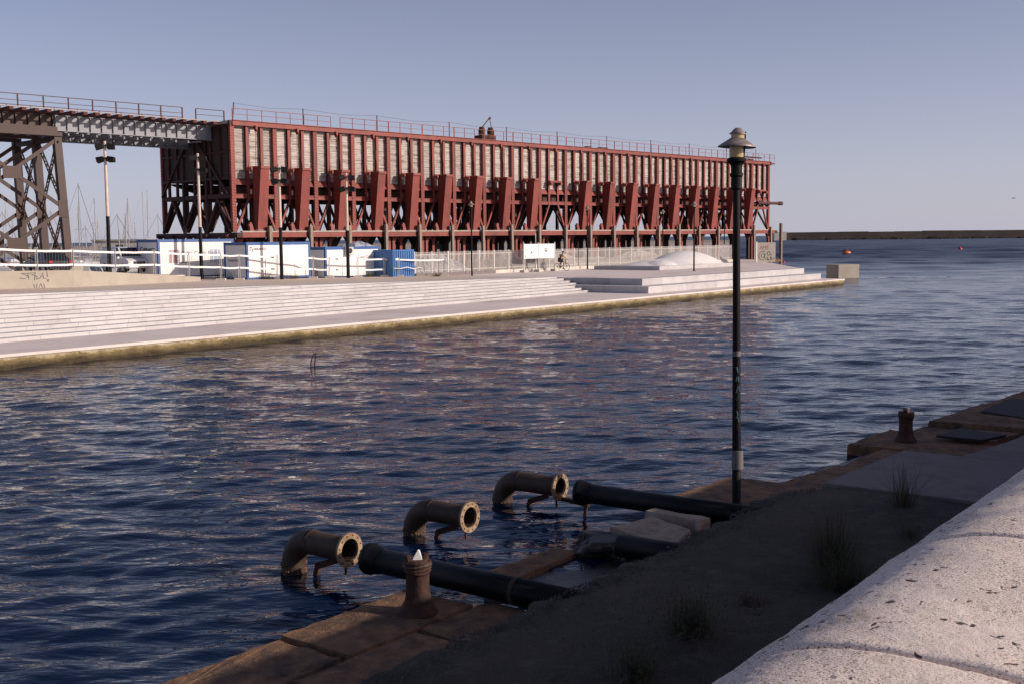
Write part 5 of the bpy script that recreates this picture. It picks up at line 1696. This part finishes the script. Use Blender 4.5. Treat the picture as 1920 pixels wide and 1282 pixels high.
# dark steel plates lying on the quay
for pts, z, lab in (([(24.0, 6.15), (24.75, 5.85), (25.05, 6.85), (24.0, 7.05)], .27, 'dark flat steel plate lying beside the far bollard'),
                    ([(27.4, 6.1), (29.5, 5.9), (29.9, 7.0), (27.8, 7.15)], .30, 'dark flat steel plate lying at the right edge beyond the first plate')):
    cx = sum(p[0] for p in pts) / 4; cy = sum(p[1] for p in pts) / 4
    o = npoly(MB(), [(p[0] - cx, p[1] - cy) for p in pts], 0, .045)
    x, y, _ = NQ(cx, cy)
    O('steel_plate', o, m_plate, loc=(x, y, z + .03), rot=(R(1.5), R(-1), 0), label=lab, cat='steel plate', group='steel plates on the quay', bevel=.006)
O('plate_bearer', npoly(MB(), [(24.2, 5.95), (25.5, 5.75), (25.4, 6.7), (24.3, 6.8)], .1, .29), m_slab, label='rough stone bearer under the nearer steel plate', cat='slab')

# plants
def tuft(name, a, b, z, h, n, spread, mat, label, seed, twig=True, par=NQ):
    rr = random.Random(seed)
    x0, y0, _ = par(a, b)
    r = E(name, (x0, y0, z), 0, label, 'plant')
    mb = MB()
    for i in range(n):
        t = rr.uniform(0, 6.283)
        lean = abs(rr.gauss(0, 1)) * spread
        L = h * rr.uniform(.55, 1.1)
        bx_, by_ = rr.gauss(0, .04) * (1 + spread), rr.gauss(0, .04) * (1 + spread)
        pts = []
        for s in range(5):
            u = s / 4
            pts.append(Vector((bx_ + math.cos(t) * lean * L * (u + .45 * u * u), by_ + math.sin(t) * lean * L * (u + .45 * u * u), L * (u - .28 * lean * u * u))))
        w = .0035
        sd = Vector((-math.sin(t), math.cos(t), 0))
        o = len(mb.v)
        for s, p in enumerate(pts):
            ww = w * (1 - .8 * s / 4)
            mb.v += [tuple(p - sd * ww), tuple(p + sd * ww)]
        for s in range(4):
            k = o + 2 * s
            mb.f.append((k, k + 1, k + 3, k + 2))
        if twig:
            for q in range(rr.randint(3, 8)):
                u = rr.uniform(.3, 1)
                p = pts[min(4, int(u * 4.4))]
                d = Vector((rr.uniform(-1, 1), rr.uniform(-1, 1), rr.uniform(-.1, 1))).normalized() * rr.uniform(.02, .07)
                s2 = d.cross(Vector((0, 0, 1))).normalized() * .006
                mb.add([p, p + d * .5 + s2, p + d, p + d * .5 - s2], [(0, 1, 2, 3)])
    O('stems', mb, mat, parent=r, kind='stuff')
    return r
tuft('weed_bush', 9.7, 5.15, .60, .50, 260, 1.0, m_grass, 'large dark straggly weed on the shaded apron in the lower centre', 1)
tuft('weed_bush', 8.45, 5.05, .60, .36, 150, 1.0, m_grass, 'smaller dark weed at the bottom edge of the photo', 2)
tuft('grass_clump', 12.7, 4.9, .60, .75, 520, 1.05, m_grass, 'wide clump of dry grass on the apron before the pale concrete panel', 3, False)
tuft('grass_clump', 12.0, 4.5, .60, .55, 420, 1.2, m_grass, 'low spreading grass clump nearest the coping stones', 4, False)
tuft('grass_clump', 16.2, 5.2, .60, .66, 150, .7, m_grass, 'thin tall grass at the corner of the pale concrete panel', 5, False)
tuft('weed_bush', 10.95, 5.1, .60, .10, 60, .9, m_dry, 'tiny dry reddish weed right of the large weed', 6)
tuft('weed_bush', 14.6, 4.6, .60, .22, 120, .9, m_grass, 'low weed in the joint between the two grass clumps and the panel', 7, False)
for i, (x, y, h, lab) in enumerate(((-21.2, 82.9, .35, 'low weeds at the right foot of the leftmost cabin'), (-19.6, 80.2, .8, 'tall weeds in the gap between the left and middle cabins'), (-17.0, 79.6, .55, 'weeds at the left foot of the middle cabin'),
                                (-15.6, 81.4, .4, 'weeds at the right foot of the middle cabin'), (-10.8, 87.0, .4, 'weeds at the foot of the rightmost cabin'), (-5.8, 88.2, .3, 'weeds at the left end of the paling fence'))):
    g = zp(fq_ab(x, y)[0])
    tuft('weed_patch', x, y, g, h, 160, .7, m_green, lab, 20 + i, False, lambda a, b: (a, b, 0)).scale = (2.2, 2.2, 1)

# an unseen tree added on the upper pavement, outside the picture at the right; its shade falls on the far end of the coping
tr = E('shade_tree', (12.4, 2.9, 2.88), 0, 'unseen leafy tree added right of the view to shade the coping', 'tree')
rr = random.Random(33)
mb = MB().tube([(0, 0, 0), (.05, .05, 1.2), (-.05, .1, 2.4)], [.2, .16, .13], 10)
tips = []
for i in range(9):
    t = i * 2.4
    e = Vector((math.cos(t) * rr.uniform(1.2, 2.4), math.sin(t) * rr.uniform(.6, 1.3), rr.uniform(3.4, 6.2)))
    mb.tube([(-.05, .1, 2.2), tuple(Vector((-.05, .1, 2.4)).lerp(e, .5) + Vector((0, 0, .25))), tuple(e)], [.09, .06, .025], 6)
    tips.append(e)
O('trunk', mb, m_bark, parent=tr)
mb = MB()
for i in range(6500):
    c = rr.choice(tips)
    p = c + Vector((rr.gauss(0, .62), rr.gauss(0, .5), rr.gauss(0, .5)))
    u = Vector((rr.uniform(-1, 1), rr.uniform(-1, 1), rr.uniform(-.6, .6))).normalized() * .085
    v = u.cross(Vector((rr.uniform(-1, 1), rr.uniform(-1, 1), 1))).normalized() * .05
    mb.add([p - u, p + v, p + u, p - v], [(0, 1, 2, 3)])
O('crown', mb, m_leaf, parent=tr)
import OpenImageIO as oiio,sys
a=oiio.ImageBuf(sys.argv[1] if len(sys.argv)>1 else '/workdir/render_main.png').get_pixels(oiio.UINT8)
P={'skyTC(152,166,196)':(960,20),'skyTL(107,124,167)':(20,20),'skyTR(128,141,175)':(1900,20),'midL(140,153,184)':(40,140),'midR(168,172,192)':(1900,220),'hor(190,190,202)':(1520,410),'sea far(47,62,100)':(1750,470),'sea mid':(1700,560),'endface(75,70,80)':(1140,540),'coping(215,195,185)':(1800,1200),'apron(28,24,26)':(1450,1150),'panel(62,55,65)':(1650,900),'steps(222,212,212)':(400,590)}
for k,(x,y) in P.items():
    X,Y=int(x/1.875),int(y/1.877);b=a[max(0,Y-3):Y+4,max(0,X-3):X+4,:3].reshape(-1,3).mean(0);print(k,b.round().astype(int))
for k,(x,y) in {'prom(185,165,145)':(560,532),'walk(185,168,165)':(300,632),'walk2':(900,572),'plat top(190,180,180)':(1300,508),'lowwall(200,185,160)':(60,525),'red(150,62,55)':(487,380),'waterNL(15,20,38)':(150,1150)}.items():
    X,Y=int(x/1.875),int(y/1.877);b=a[max(0,Y-1):Y+2,max(0,X-3):X+4,:3].reshape(-1,3).mean(0);print(k,b.round().astype(int))
